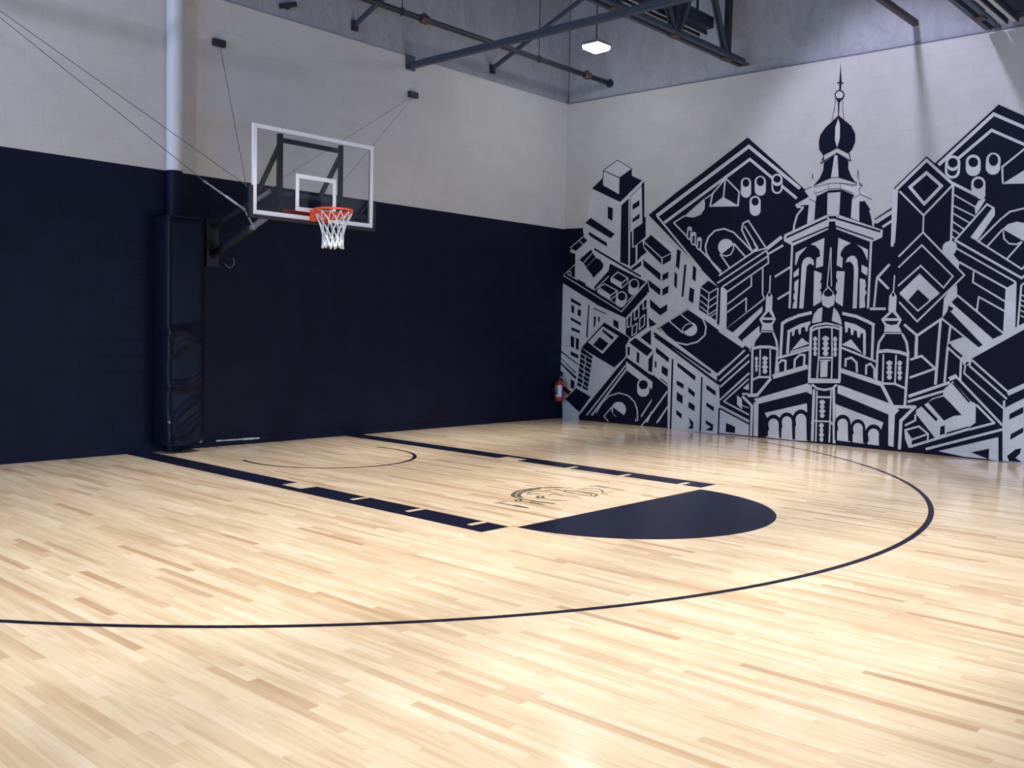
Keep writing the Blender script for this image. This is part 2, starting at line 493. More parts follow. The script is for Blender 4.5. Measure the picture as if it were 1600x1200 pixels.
# ------------------------------------------------------------------ mural painted on the right wall
MURAL = """0 0,0 0,633 0,3515 426,3509 445,3370 116,3091 54,2717 0,2541 0,1828 0,0
1 0,0 0,1112 0,2541 266,3028 264,3110 430,3393 481,3587 604,4206 839,4363 848,4510 1148,4656 1453,4466 1457,4355 1712,4245 1741,3640 1775,3605 1928,3334 2447,3041 3253,2178 3348,0 1790,0
0 1832,3656 2349,3989 2887,4305 3658,4776 4185,4307 4697,3833 4493,3260 4135,2929 3221,2408
0 3197,2429 4490,3339 4697,3833 4740,3791 5520,3734 5591,3626 5672,3509 5716,3367 5738,3291 6005,3497 6004,3734 6005,3798 6436,4202 6553,4092 7341,4799 7698,4585 7920,0 6200,0 4093,0 3295,0
0 0,3512 424,3506 453,3361 141,3155 156,3076 268,3043 275,2848 0,2659 0,2661
0 604,4204 834,4371 846,4506 1148,4660 1459,4478 1463,4358 1681,4259 1231,3918
1 846,4506 1148,4660 1459,4478 1204,4349
0 851,4500 1158,4656 1148,4668 841,4512
0 1139,4658 1460,4470 1468,4481 1147,4668
0 1459,4487 1195,4352 1204,4341 1468,4475
0 1213,4352 849,4512 843,4500 1207,4341
1 847,4493 1200,4336 1199,4061 850,4247
0 1209,4343 1459,4469 1463,4358 1677,4259 1231,3918 1203,4060
0 837,4507 837,4371 856,4369 856,4505
1 1243,3884 1706,4229 1684,4250 1220,3904
0 1668,4200 1725,4244 1748,3617 1705,3611
0 1436,3987 1452,3412 1466,3411 1450,3986
0 1447,3997 1674,4164 1664,4173 1438,4006
0 1492,3854 1634,3927 1644,3835 1496,3761
0 1497,3604 1649,3697 1652,3614 1504,3543
0 964,3861 1081,3825 1078,3596 971,3653
0 1256,3861 1410,3971 1445,2798 1268,2869
0 1530,3427 1708,3519 1703,3657 1779,3615 1789,3285 1585,3147 1536,3130
0 1464,3393 1505,3391 1515,3112 1586,3119 1596,2841 1475,2770
0 1624,3163 1726,3215 1752,3103 1820,3018 1713,2957 1628,2868
0 469,3596 593,3685 1143,3362 1047,3291
0 554,3418 583,3426 968,3218 982,3148 899,3183 573,3364
0 141,3155 441,3350 535,3275 279,3092
1 345,3272 444,3196 457,3207 357,3282
1 147,3150 447,3345 435,3356 135,3161
0 677,3105 1704,2582 1726,2613 701,3137
0 363,2933 622,3114 660,3059 445,2873
0 458,2859 663,3045 730,2970 532,2799
0 1748,3204 1896,3317 2318,2992 2126,2917
0 1755,3191 2116,2904 2126,2799 1758,3112
0 2141,2907 2314,2977 2308,2866 2146,2789
1 1754,3199 2126,2903 2135,2912 1764,3208
1 2125,2903 2319,2979 2313,2990 2118,2915
1 2119,2911 2125,2799 2140,2798 2134,2911
0 521,2784 730,2961 838,2919 911,2831 891,2756 695,2597 633,2675
0 1748,2901 2115,2645 2120,2517 1757,2781
0 2148,2626 2273,2678 2266,2569 2152,2517
0 1859,2549 2125,2381 2118,2268 1897,2420
0 2157,2380 2282,2442 2276,2316 2161,2264
0 1909,2218 2126,2053 2272,2126 2266,2008 2131,1930 1921,2071
0 1894,1895 2072,1778 1922,1724
0 1499,2741 1716,2874 1719,2795 1556,2708
0 0,2660 267,2872 276,2585 715,2372 712,2433 1020,2724 1050,2856 1806,2528 1849,2540 1900,2337 1417,1878 771,2116 0,2498
1 274,2887 279,2591 702,2386 708,2434 1020,2718 1032,2837 863,2871 742,2970 429,2999
0 521,2784 730,2961 838,2919 911,2831 891,2756 695,2597 633,2675
0 333,2588 523,2498 524,2461 335,2531
0 363,2933 622,3114 660,3059 445,2873
0 458,2859 663,3045 730,2970 532,2799
1 1043,2850 1832,2505 1845,2527 1057,2873
1 0,2648 1331,1980 1341,1994 0,2663
1 1332,1980 1853,2507 1838,2518 1316,1991
1 0,2651 280,2853 270,2863 0,2660
1 91,2675 292,2579 300,2590 99,2686
1 0,2494 754,2114 764,2129 0,2509
1 807,2321 1328,2061 1336,2072 815,2333
1 1328,2061 1813,2481 1802,2490 1316,2070
1 179,2701 164,2668 178,2663 193,2696
1 175,2677 137,2663 144,2653 181,2666
1 153,2663 115,2678 109,2667 147,2653
1 126,2668 109,2702 95,2698 112,2665
1 110,2690 124,2723 110,2727 95,2694
1 113,2713 151,2727 145,2738 107,2724
1 135,2727 174,2712 179,2723 141,2738
1 162,2722 179,2688 193,2692 176,2726
1 733,2370 1037,2614 1024,2625 720,2381
1 1095,2589 1235,2689 1221,2702 1081,2602
1 1210,2688 1446,2570 1456,2584 1220,2702
1 1443,2591 1303,2495 1317,2482 1456,2577
1 1328,2496 1092,2610 1082,2596 1318,2482
1 1074,2590 1311,2489 1315,2396 1076,2520
1 1325,2402 1458,2498 1446,2509 1313,2413
1 1456,2494 1453,2580 1435,2580 1438,2494
1 813,2418 959,2479 949,2495 802,2433
1 935,2480 1227,2351 1236,2366 944,2495
1 1225,2372 1070,2281 1082,2267 1237,2358
1 1095,2281 814,2439 802,2425 1083,2267
1 794,2410 1077,2281 1073,2198 787,2343
1 1090,2205 1220,2273 1210,2286 1079,2218
1 1217,2270 1234,2360 1215,2363 1199,2272
1 1468,2477 1472,2505 1487,2529 1510,2549 1539,2561 1572,2565 1605,2560 1636,2547 1660,2527 1676,2502 1682,2474 1670,2371 1666,2343 1652,2318 1629,2299 1600,2286 1567,2282 1534,2287 1503,2300 1478,2320 1462,2345 1456,2373
0 1664,2474 1654,2437 1625,2411 1583,2401 1540,2412 1508,2439 1495,2477 1505,2514 1535,2541 1577,2550 1620,2539 1652,2512
1 1210,2254 1215,2283 1230,2309 1255,2330 1286,2343 1321,2348 1356,2343 1388,2329 1414,2308 1431,2282 1438,2253 1418,2167 1414,2138 1399,2112 1374,2091 1343,2078 1308,2073 1273,2077 1240,2091 1214,2112 1197,2138 1190,2167
0 1410,2257 1400,2219 1370,2192 1327,2182 1283,2192 1250,2220 1237,2258 1248,2295 1279,2323 1322,2333 1365,2322 1398,2294
1 78,2421 776,2110 1418,1869 1426,1619 947,1797 460,1346 414,1129 92,1256
0 196,2243 434,2126 423,2077 186,2175
0 206,2116 276,2086 280,1949 210,1978
0 351,2038 438,2009 429,1892 355,1921
0 196,1886 445,1779 447,1726 198,1831
0 219,1703 426,1638 415,1589 221,1644
0 207,1546 295,1518 301,1318 214,1339
0 332,1509 407,1485 401,1276 332,1303
0 217,1260 404,1188 394,1125 219,1185
0 592,2116 623,2106 600,1505 563,1528
0 713,2058 1000,1964 1001,1941 714,2035
0 724,1904 779,1895 761,1706 725,1721
0 826,1905 864,1896 858,1796 824,1809
0 1159,1860 1272,1805 1276,1678 1159,1743
0 1425,1859 1875,2245 1889,1735 1554,1524 1430,1591
1 1463,1881 1551,1946 1537,1959 1449,1894
1 1529,1955 1525,1736 1545,1736 1549,1954
1 1537,1753 1450,1718 1459,1703 1546,1738
1 1472,1707 1472,1898 1452,1898 1451,1707
1 1605,1994 1702,2068 1689,2080 1591,2007
1 1680,2076 1686,1897 1706,1897 1700,2076
1 1696,1913 1597,1849 1610,1836 1708,1900
1 1620,1840 1613,2011 1593,2011 1600,1840
1 1774,2171 1872,2223 1861,2237 1763,2185
1 1851,2234 1845,2065 1865,2064 1870,2233
1 1856,2081 1768,2037 1779,2023 1867,2066
1 1790,2027 1784,2187 1764,2187 1770,2027
1 1568,1723 1679,1788 1667,1802 1557,1737
1 1658,1798 1641,1608 1661,1607 1678,1797
1 1653,1624 1552,1579 1561,1564 1663,1609
1 1573,1568 1579,1740 1559,1740 1553,1569
1 1721,1856 1828,1939 1815,1951 1707,1868
1 1806,1948 1802,1750 1822,1749 1826,1947
1 1811,1766 1703,1682 1717,1670 1824,1754
1 1725,1674 1730,1872 1710,1873 1705,1674
1 1857,2328 1869,1683 1891,1683 1878,2328
0 461,1326 959,1797 1520,1531 1450,1403 1457,1206 1208,993
1 615,1432 931,1724 1280,1559 944,1231
0 933,1676 1189,1534 1145,1486 915,1638
0 725,1383 867,1535 1070,1421 935,1283
1 474,1360 447,1310 467,1303 494,1353
1 1555,1512 1760,1536 1758,1549 1553,1525
1 1754,1533 1993,1689 1984,1699 1744,1544
0 1742,1547 1957,1681 1967,1405
1 1501,1436 1649,1546 1635,1560 1486,1450
1 1622,1545 2018,1321 2030,1336 1635,1560
1 2014,1344 1877,1209 1894,1197 2031,1332
1 1904,1212 1500,1459 1487,1444 1891,1196
0 1507,1448 1636,1537 2002,1332 1891,1221
1 1449,1422 1887,1202 1929,945 1453,1196
0 1474,1372 1532,1373 1527,1214 1479,1229
0 1678,1297 1737,1271 1730,1092 1671,1120
0 1921,1170 2017,1290 2005,945 1924,967
1 1981,1704 1967,1372 1991,1371 2005,1703
1 1439,1412 1447,1205 1467,1206 1460,1413
0 458,1325 726,1177 633,544 373,638
1 442,1227 708,1112 716,1125 451,1240
1 553,1196 545,1108 564,1107 571,1195
1 433,1140 696,1026 705,1039 442,1153
1 558,1102 553,1010 571,1010 576,1101
1 423,1053 685,939 694,953 432,1066
1 534,1023 526,935 545,934 552,1022
1 414,966 673,853 683,866 423,979
1 539,928 534,837 552,837 558,928
1 404,879 662,767 671,780 413,892
1 515,849 507,761 526,760 533,849
1 394,791 651,680 660,693 404,805
1 520,755 515,663 533,663 539,754
1 385,704 639,593 649,606 394,717
1 496,675 488,586 507,586 514,675
1 375,616 628,506 637,519 385,630
1 501,580 496,488 515,488 520,580
1 435,1325 365,638 390,638 460,1324
0 0,1225 383,1013 400,1033 1,1245
0 0,1102 344,850 362,869 0,1121
0 0,1003 344,744 381,781 0,1041
0 0,880 52,862 55,778 1,795
0 0,753 52,735 55,659 0,673
0 237,748 333,694 321,551 236,585
0 0,561 194,435 256,510 6,636
0 122,362 369,582 709,441 457,138
0 0,386 45,425 76,2 0,0
0 0,1241 206,1106 222,1126 0,1261
0 438,64 1451,1219 2336,708 2362,2 1620,0 461,0
1 463,102 946,628 927,639 444,113
1 935,616 1472,1203 1454,1214 916,627
1 1444,1199 1975,907 1987,923 1457,1215
1 636,89 1459,1036 1437,1049 612,101
1 752,96 1480,963 1452,979 722,112
1 1455,1115 2173,691 2103,605 1466,966
1 2129,654 1794,166 1813,157 2148,645
1 1706,716 1711,749 1727,779 1754,804 1788,820 1826,827 1864,824 1899,811 1927,790 1946,762 1953,730 1957,626 1952,594 1935,564 1909,539 1875,522 1838,515 1799,517 1764,530 1736,551 1717,579 1710,611
0 1929,729 1920,693 1895,662 1856,644 1813,642 1773,655 1745,683 1734,718 1743,754 1769,784 1807,802 1851,804 1890,791 1918,764
1 846,149 975,345 956,353 827,157
1 963,331 1129,483 1114,494 947,343
1 1111,473 1341,544 1334,561 1105,489
1 1319,543 1530,504 1535,521 1325,560
1 1511,512 1661,400 1675,413 1526,525
1 1649,413 1717,265 1736,272 1669,420
1 1713,280 1724,83 1745,85 1734,282
1 1485,265 1478,218 1452,175 1412,141 1362,121 1308,117 1257,129 1214,157 1185,196 1174,243 1182,291 1207,334 1248,368 1299,388 1353,391 1404,378 1446,351 1474,311
0 1202,289 1460,156 1423,108 1316,103 1206,172
1 1017,100 1190,288 1174,297 1002,110
1 1006,99 1105,20 1119,32 1021,111
1 1941,72 2092,375 2067,383 1916,80
1 2079,357 2344,651 2323,665 2058,371
1 2149,64 2355,385 2333,395 2127,74
1 1712,76 1701,115 1683,110 1693,71
0 2422,3051 2500,3017 2477,2705 2406,2764
0 2388,2675 2447,2620 2441,2378 2387,2438
0 2571,2778 2618,2795 2581,2251 2536,2239
0 2741,2773 2808,2715 2800,2494 2733,2543
0 2694,2411 2785,2365 2769,2131 2676,2188
0 2896,2408 3040,2512 3277,2369 3269,1821 2878,2034
1 2895,2398 3064,2295 3074,2308 2905,2411
1 3063,2295 3226,2380 3217,2394 3053,2308
1 3052,2305 3040,1933 3056,1932 3068,2304
1 3212,2388 3206,1838 3226,1837 3231,2387
1 2891,2282 3047,2172 3058,2184 2902,2294
1 2895,2176 3051,2067 3062,2079 2906,2188
1 2899,2081 3055,1972 3066,1984 2910,2093
1 3058,2163 3216,2259 3206,2272 3048,2176
1 3063,2052 3220,2149 3210,2162 3052,2066
1 3067,1940 3225,2037 3214,2050 3056,1953
1 3084,1900 3218,1980 3210,1992 3075,1912
1 2670,2076 2781,2094 3753,1459 3823,1341 3554,1211 3150,843 2012,1649
0 2064,1714 2681,2058 3736,1407 3263,986
1 2089,1709 2685,2037 2677,2047 2081,1720
1 2118,1707 2269,1566 2289,1582 2138,1723
1 2255,1576 2456,1462 2470,1481 2270,1596
1 2442,1466 2681,1430 2686,1453 2447,1489
1 2667,1429 2888,1488 2881,1510 2660,1451
1 2877,1482 3027,1612 3009,1629 2859,1498
1 3023,1605 3039,1763 3013,1766 2997,1607
1 3041,1753 2968,1891 2945,1882 3018,1743
1 2976,1883 2815,1980 2801,1962 2962,1864
1 2832,1971 2678,2055 2664,2036 2818,1952
1 2296,1836 2586,1630 2602,1646 2312,1853
1 2861,1709 2854,1669 2832,1634 2797,1608 2753,1593 2705,1592 2660,1605 2622,1630 2597,1665 2587,1704 2594,1744 2617,1780 2652,1806 2696,1821 2744,1821 2789,1808 2826,1783 2851,1748
0 2604,1651 2789,1770 2721,1801 2640,1777 2597,1723
1 2524,1948 2787,1772 2799,1786 2536,1962
0 2325,1840 2534,1950 2779,1784 2621,1732 2589,1651
1 2297,1837 2587,1631 2601,1646 2311,1852
1 2524,1948 2787,1772 2799,1786 2536,1962
1 2601,1652 2588,1720 2571,1718 2585,1650
1 2583,1705 2650,1777 2637,1786 2570,1714
1 2637,1768 2724,1795 2718,1808 2631,1782
1 3276,2400 3389,2325 3399,1727 3536,1660 3753,1459 3756,1390 3265,1672 3269,1821
0 1999,1608 3132,975 3157,1011 2027,1645
0 3276,2386 3275,1821 3244,1826 3247,2387
1 2021,3610 3720,4617 3684,4662 1979,3657
1 3650,4625 4555,3879 4588,3915 3685,4662
1 2169,3487 3737,4415 3709,4451 2137,3524
1 3682,4422 4513,3734 4539,3763 3710,4451
1 1988,3626 2879,2690 2903,2707 2013,3642
1 2329,3488 3264,2649 3281,2665 2348,3503
1 2345,3487 2555,3592 2542,3610 2332,3504
1 2544,3593 2912,3864 2929,3766 2919,3686 2856,3602 2714,3562
1 2931,3845 3057,3913 3045,3928 2919,3861
1 3037,3720 3076,3935 3050,3941 3011,3726
1 3065,3915 3308,4159 3288,4175 3045,3931
1 3276,4161 3541,3908 3558,3922 3294,4175
1 3530,3932 3517,3701 3542,3697 3555,3928
1 3539,3718 3015,3743 3017,3720 3540,3695
1 3030,3721 3257,3862 3526,3707
1 3275,4160 3249,3860 3274,3855 3300,4155
1 3568,4067 3571,4091 3583,4113 3602,4129 3626,4138 3653,4140 3681,4133 3706,4120 3726,4101 3740,4077 3745,4052 3751,3896 3748,3872 3736,3851 3717,3834 3693,3825 3666,3823 3639,3829 3613,3842 3593,3861 3579,3884 3574,3910
0 3718,4051 3711,4018 3690,3995 3659,3989 3628,4000 3604,4027 3595,4061 3602,4094 3623,4116 3654,4123 3685,4111 3709,4085
1 3809,4067 3813,4094 3825,4117 3846,4134 3872,4144 3901,4146 3930,4139 3957,4125 3979,4104 3993,4079 3999,4052 4005,3914 4001,3888 3989,3864 3969,3847 3943,3837 3914,3834 3884,3841 3857,3855 3835,3876 3821,3901 3815,3928
0 3971,4050 3964,4014 3940,3989 3908,3982 3874,3995 3848,4024 3838,4061 3845,4097 3869,4122 3902,4129 3935,4117 3961,4088
1 3734,3759 3738,3785 3750,3808 3770,3825 3796,3835 3825,3837 3854,3831 3880,3817 3902,3797 3916,3772 3921,3746 3927,3603 3924,3577 3911,3555 3892,3537 3866,3526 3837,3524 3808,3530 3782,3544 3760,3564 3746,3589 3740,3615
0 3893,3744 3886,3711 3863,3688 3831,3682 3798,3693 3773,3719 3763,3753 3770,3786 3793,3808 3826,3815 3858,3804 3883,3778
1 4097,4078 4100,4104 4112,4126 4132,4143 4157,4153 4185,4154 4213,4148 4238,4134 4259,4113 4273,4089 4278,4063 4284,3920 4281,3894 4269,3872 4250,3855 4225,3845 4197,3843 4169,3849 4143,3863 4122,3883 4109,3907 4103,3934
0 4251,4065 4244,4037 4222,4017 4190,4012 4159,4023 4134,4046 4125,4076 4132,4104 4154,4124 4186,4129 4217,4118 4241,4095
0 4257,3922 4253,3900 4240,3882 4220,3871 4196,3868 4172,3875 4151,3889 4136,3909 4131,3931 4115,4011 4136,3988 4162,3972 4192,3965 4222,3967 4247,3979 4265,3999
1 2609,3379 2614,3398 2630,3412 2652,3416 2675,3409 2692,3394 2698,3375 2688,3239 2683,3220 2667,3206 2645,3202 2622,3208 2605,3223 2598,3243
0 2632,3351 2635,3360 2643,3367 2654,3369 2665,3366 2674,3358 2677,3348 2665,3244 2663,3234 2655,3228 2644,3225 2632,3229 2624,3236 2620,3246
1 2673,3381 2659,3355 2669,3350 2683,3377
1 2670,3361 2639,3362 2639,3352 2670,3351
1 2650,3356 2634,3383 2624,3380 2640,3352
1 2635,3372 2648,3399 2638,3403 2624,3377
1 2638,3393 2668,3391 2668,3401 2637,3403
1 2657,3398 2673,3370 2683,3374 2667,3402
1 2695,3287 2700,3306 2716,3320 2738,3324 2761,3318 2778,3303 2784,3283 2777,3138 2771,3119 2756,3105 2733,3101 2711,3107 2694,3122 2687,3142
0 2718,3259 2721,3269 2729,3275 2740,3277 2751,3274 2760,3267 2763,3257 2754,3143 2752,3133 2744,3126 2733,3124 2721,3127 2713,3135 2709,3145
1 2759,3290 2745,3264 2755,3259 2769,3285
1 2756,3269 2725,3271 2725,3261 2756,3259
1 2736,3264 2720,3292 2711,3288 2726,3260
1 2721,3281 2735,3307 2724,3311 2711,3285
1 2724,3301 2755,3300 2754,3309 2723,3311
1 2743,3306 2759,3279 2769,3283 2753,3310
1 2801,3195 2806,3214 2822,3228 2844,3232 2866,3226 2883,3211 2889,3191 2886,3056 2881,3037 2865,3024 2843,3019 2821,3025 2804,3040 2797,3060
0 2824,3167 2827,3177 2835,3183 2846,3185 2857,3182 2865,3175 2868,3165 2864,3061 2861,3051 2853,3045 2842,3042 2831,3045 2823,3053 2819,3063
1 2864,3198 2850,3172 2860,3167 2874,3193
1 2861,3177 2831,3179 2831,3169 2862,3168
1 2842,3172 2826,3199 2816,3196 2832,3168
1 2827,3189 2840,3215 2830,3219 2816,3193
1 2829,3209 2860,3208 2860,3217 2829,3219
1 2849,3214 2864,3187 2874,3191 2859,3218
1 3277,2630 3109,2803 3090,2789 3258,2615
1 3122,2787 2996,2969 2974,2958 3100,2776
1 3006,2949 2970,3083 2945,3080 2980,2945
1 2970,3060 3028,3228 3003,3237 2944,3069
1 3016,3210 3144,3321 3125,3338 2997,3227
1 3122,3311 3311,3338 3305,3360 3115,3334
1 3285,3341 3475,3265 3483,3286 3294,3362
1 3454,3278 3641,3107 3658,3122 3472,3293
1 3627,3120 3805,2948 3822,2963 3645,3135
1 3486,3043 3479,2998 3456,2959 3419,2931 3372,2917 3322,2918 3274,2936 3234,2967 3207,3008 3197,3054 3204,3099 3228,3138 3265,3167 3312,3180 3362,3178 3410,3160 3449,3129 3475,3088
0 3255,2932 3482,3090 3481,3015 3441,2941 3359,2902 3284,2908
1 3472,3101 3467,3000 3486,2998 3491,3098
1 3471,3015 3420,2925 3437,2916 3488,3007
1 3435,2936 3338,2908 3345,2892 3442,2920
1 3358,2908 3249,2946 3243,2930 3352,2892
1 3472,3092 3685,2874 3703,2889 3491,3107
1 3230,2932 3409,2704 3429,2717 3250,2944
1 3626,3298 3644,3423 3620,3428 3601,3303
1 3628,3403 3736,3446 3724,3466 3617,3424
1 3707,3455 4045,2990 4065,3001 3727,3466
1 4055,3015 3801,2965 3808,2943 4062,2994
1 3829,2952 3621,3322 3599,3313 3807,2943
1 3649,3368 3894,3011 3911,3020 3666,3377
1 3898,3033 3807,2973 3820,2957 3911,3018
1 3237,2577 3919,2996 3904,3014 3222,2596
1 3919,2999 3846,3097 3826,3085 3900,2988
1 3212,2456 4067,2964 4054,2982 3198,2475
1 3312,2398 4089,2871 4075,2889 3297,2416
1 4049,2962 4077,2870 4100,2874 4072,2967
1 4074,2888 4085,2763 4108,2763 4097,2889
1 4096,2785 3380,2329 3395,2311 4110,2767
1 3410,2327 3303,2409 3287,2392 3395,2311
1 3410,2114 3831,2411 3816,2427 3396,2130
1 3828,2407 3822,2567 3800,2567 3806,2407
1 3406,1979 3751,2216 3737,2232 3391,1995
1 3726,2228 3729,2006 3751,2006 3748,2227
1 3992,2695 4005,2270 4027,2270 4014,2694
1 4003,2280 4046,2197 4066,2206 4022,2288
1 3407,1710 4045,2194 4030,2209 3392,1726
0 3399,1727 4011,2168 4024,2075 3507,1668
1 3508,1656 4024,2092 4018,1999 3606,1589
0 3606,1589 4004,1898 3982,1771 3693,1535
1 3689,1540 3981,1779 3986,1669 3865,1462 3823,1333 3717,1415
1 1992,1608 3301,816 3334,423 3333,19 2350,23 2332,763 2057,897
0 2016,1557 3287,797 3315,834 2048,1594
0 2068,1386 2334,1214 2328,1129 2062,1295
0 2048,1146 2091,1127 2091,1020 2052,1043
0 2196,1077 2323,1014 2318,877 2191,950
0 2507,1139 2867,921 2852,844 2500,1070
0 2500,837 2642,776 2636,695 2499,760
0 2727,736 2859,647 2853,566 2727,652
0 2507,642 2631,576 2627,437 2509,500
0 2746,494 2868,430 2862,329 2740,393
0 2509,339 2624,271 2618,186 2512,254
0 2747,227 2851,146 2846,32 2745,37 2798,93
0 3071,795 3250,694 3248,612 3068,720
0 3079,500 3228,431 3222,356 3076,441
0 3080,205 3225,141 3217,32 3073,36 3179,101 3078,145
0 2168,842 2316,751 2329,767 2182,858
0 2388,1192 2389,0 2427,0 2426,1192
0 2963,918 2966,3 2999,5 2996,919
0 3306,421 3307,6 3335,7 3334,422
0 2017,912 2324,721 2323,499 2328,367 2126,87 2335,170 2336,30 2011,19
1 1831,0 2059,267 2034,278 1805,0
1 2047,249 2330,624 2306,637 2023,262
1 2137,74 2342,362 2321,373 2116,84
0 3295,989 3742,1459 3828,1415 3886,0 3333,11 3334,438
1 3289,951 3752,1375 3731,1394 3267,969
1 3319,854 3828,1310 3809,1329 3298,873
1 3331,757 3838,1205 3818,1224 3311,776
1 3340,548 3846,1013 3825,1032 3319,566
1 3823,937 3385,536 3402,521 3839,922
1 3387,528 3852,342 3863,362 3397,548
1 3327,450 3857,240 3869,263 3339,474
1 3337,439 3859,228 3868,19 3336,14
0 3331,402 3853,192 3867,217 3345,428
0 3458,190 3628,135 3620,33 3450,37
1 3638,655 3723,590 3733,428 3641,504
1 3739,770 3834,863 3838,749
1 3719,491 3848,453 3852,465 3724,503
0 5133,5704 5163,5416 5155,5276 5128,5280 5122,5422
0 5090,5401 5148,5412 5141,5429 5083,5418
0 5129,5415 5188,5387 5193,5402 5134,5430
0 5214,5219 5212,5196 5202,5176 5185,5161 5164,5153 5141,5152 5117,5159 5094,5173 5076,5193 5064,5216 5060,5241 5062,5265 5072,5285 5089,5300 5110,5308 5134,5308 5158,5301 5180,5287 5198,5267 5210,5244
1 5191,5226 5188,5206 5176,5190 5159,5181 5138,5180 5116,5187 5097,5201 5084,5220 5079,5242 5083,5262 5094,5277 5112,5286 5133,5287 5154,5280 5173,5266 5186,5247
0 5076,5195 5191,5179 5144,5117 5119,5121
0 5114,5138 5143,5134 5144,4919 5127,4921
0 5074,5188 5058,5031 5067,5028 5083,5185
0 5059,5037 5030,4865 5039,4862 5068,5035
0 5180,5172 5189,5013 5198,5012 5189,5171
0 5188,5019 5219,4857 5227,4857 5197,5019
0 5134,4937 5232,4847 5334,4758 5401,4630 5406,4510 5366,4411 5316,4356 5133,4453 4919,4361 4854,4456 4842,4571 4860,4674 4938,4779 5035,4854
1 5132,4886 5160,4796 5167,4588 5133,4462 5095,4578 5094,4769
0 4927,4363 5142,4451 5134,4466 4918,4377
0 5124,4453 5322,4341 5328,4354 5131,4466
0 5310,4356 5341,4231 5357,4233 5326,4357
0 5357,4241 5135,4384 5127,4372 5349,4228
0 5137,4384 4922,4283 4931,4268 5146,4370
0 4941,4271 4931,4370 4914,4370 4924,4272
0 4917,4338 4882,4240 4896,4233 4931,4332
0 4891,4233 4946,4266 4937,4278 4882,4245
0 4938,4263 5140,4369 5317,4244 5317,4132 5366,4016 5432,3924 5486,3886 5170,4012 5062,4016 4781,3916 4878,4023 4929,4141
1 5098,4349 5141,4344 5173,4024 5058,4022
0 4664,3867 4787,3912 4782,3923 4658,3877
0 4780,3910 5050,4014 5045,4024 4775,3920
0 5040,4012 5184,4013 5182,4023 5039,4023
0 5174,4015 5532,3876 5535,3885 5176,4025
0 5529,3889 5473,3836 5481,3828 5536,3881
0 5484,3838 5198,3932 5196,3922 5482,3829
0 5204,3931 5024,3928 5026,3917 5206,3921
0 5031,3929 4828,3855 4833,3845 5036,3919
0 5024,3932 5027,3867 5036,3866 5034,3931
0 5196,3926 5199,3865 5208,3865 5205,3926
0 4759,4104 4754,3942 4764,3940 4768,4103
0 4755,3949 4745,3822 4754,3820 4764,3947
0 4762,4103 4778,3940 4786,3940 4769,4103
0 4777,3945 4813,3816 4820,3817 4785,3946
0 5462,4102 5456,3954 5464,3952 5470,4101
0 5456,3961 5432,3822 5441,3820 5465,3958
0 5462,4102 5482,3952 5488,3952 5469,4101
0 5481,3957 5502,3807 5509,3807 5488,3957
1 4650,3853 4725,3888 4784,3899 5026,3932 5223,3916 5404,3855 5538,3866 5501,3819 5689,3650 5509,3632 5408,3764 5227,3840 5038,3847 4841,3758 4784,3698 4531,3610 4515,3660 4722,3759
0 4752,3881 5039,3931 5036,3940 4749,3890
0 5030,3930 5219,3918 5218,3928 5030,3940
0 5211,3919 5542,3858 5542,3867 5211,3929
0 5537,3869 5489,3820 5497,3813 5544,3862
0 4816,3796 5034,3852 5031,3861 4812,3805
0 5025,3851 5214,3840 5214,3849 5025,3861
0 5205,3842 5406,3759 5409,3768 5208,3851
0 5021,3936 5025,3853 5033,3852 5030,3935
0 5203,3921 5211,3845 5219,3844 5211,3921
0 4833,3751 5038,3836 5227,3829 5392,3749 5391,3401 5194,3463 5020,3474 4814,3406
1 5015,3793 5212,3794 5207,3459 5021,3471
0 4828,3671 4724,3726 4543,3650 4728,3629 4717,3355 4822,3397
0 4635,3603 4728,3621 4714,3355 4510,3268 4499,3342 4544,3495
1 4731,3742 4752,3861 4757,4022 4779,4020 4795,3842 4841,3758 4828,3663 4822,3397 4710,3350 4727,3637 4547,3641
0 4720,3730 4830,3661 4836,3670 4726,3739
0 4794,3839 4845,3759 4853,3763 4803,3844
0 5501,3640 5581,3619 5655,3528 5717,3370 5730,3261 5514,3342
1 5395,3679 5455,3776 5455,3963 5479,3961 5495,3773 5508,3725 5689,3647 5504,3647 5514,3342 5388,3401
0 5505,3735 5682,3644 5687,3656 5510,3747
0 5398,3674 5507,3721 5503,3730 5393,3683
0 5488,3820 5503,3733 5512,3733 5497,3820
1 4623,3612 4527,3496 4549,3478 4646,3594
1 4533,3508 4486,3337 4513,3328 4560,3499
1 4489,3354 4480,3246 4508,3242 4517,3349
1 5657,3494 5700,3358 5724,3364 5681,3499
1 5696,3379 5714,3260 5739,3262 5720,3380
1 4504,3655 4533,3602 4554,3610 4526,3664
1 4530,3603 4644,3596 4643,3618 4530,3626
1 4341,3202 5012,3466 5194,3459 5869,3195 5861,3092 5706,3029 5170,3251 5153,3347 5054,3352 5047,3249 4494,3023 4342,3103
0 4392,3144 5027,3395 5012,3425 4375,3174
0 5163,3390 5831,3161 5838,3190 5171,3420
0 4481,3065 5056,3273 5044,3297 4469,3090
0 5152,3279 5735,3060 5742,3083 5159,3303
0 5043,3449 5167,3441 5172,3398 5048,3405
0 5058,3368 5152,3363 5171,3243 5047,3249
0 5013,3466 5022,3386 5030,3386 5022,3466
0 5190,3456 5187,3377 5195,3376 5198,3455
1 4465,3049 4463,2060 4494,2059 4497,3047
1 5690,3039 5686,2064 5717,2062 5721,3036
1 4778,3036 4994,3123 4987,2698 4879,2673 4881,2819 4942,2852 4921,2950 4856,3013
1 4543,2914 4725,3002 4605,2871 4559,2725 4541,2734
1 4639,2060 4651,2731 4672,2796 4719,2835 4773,2842 4831,2799 4846,2713 4774,2747 4728,2697 4703,2060
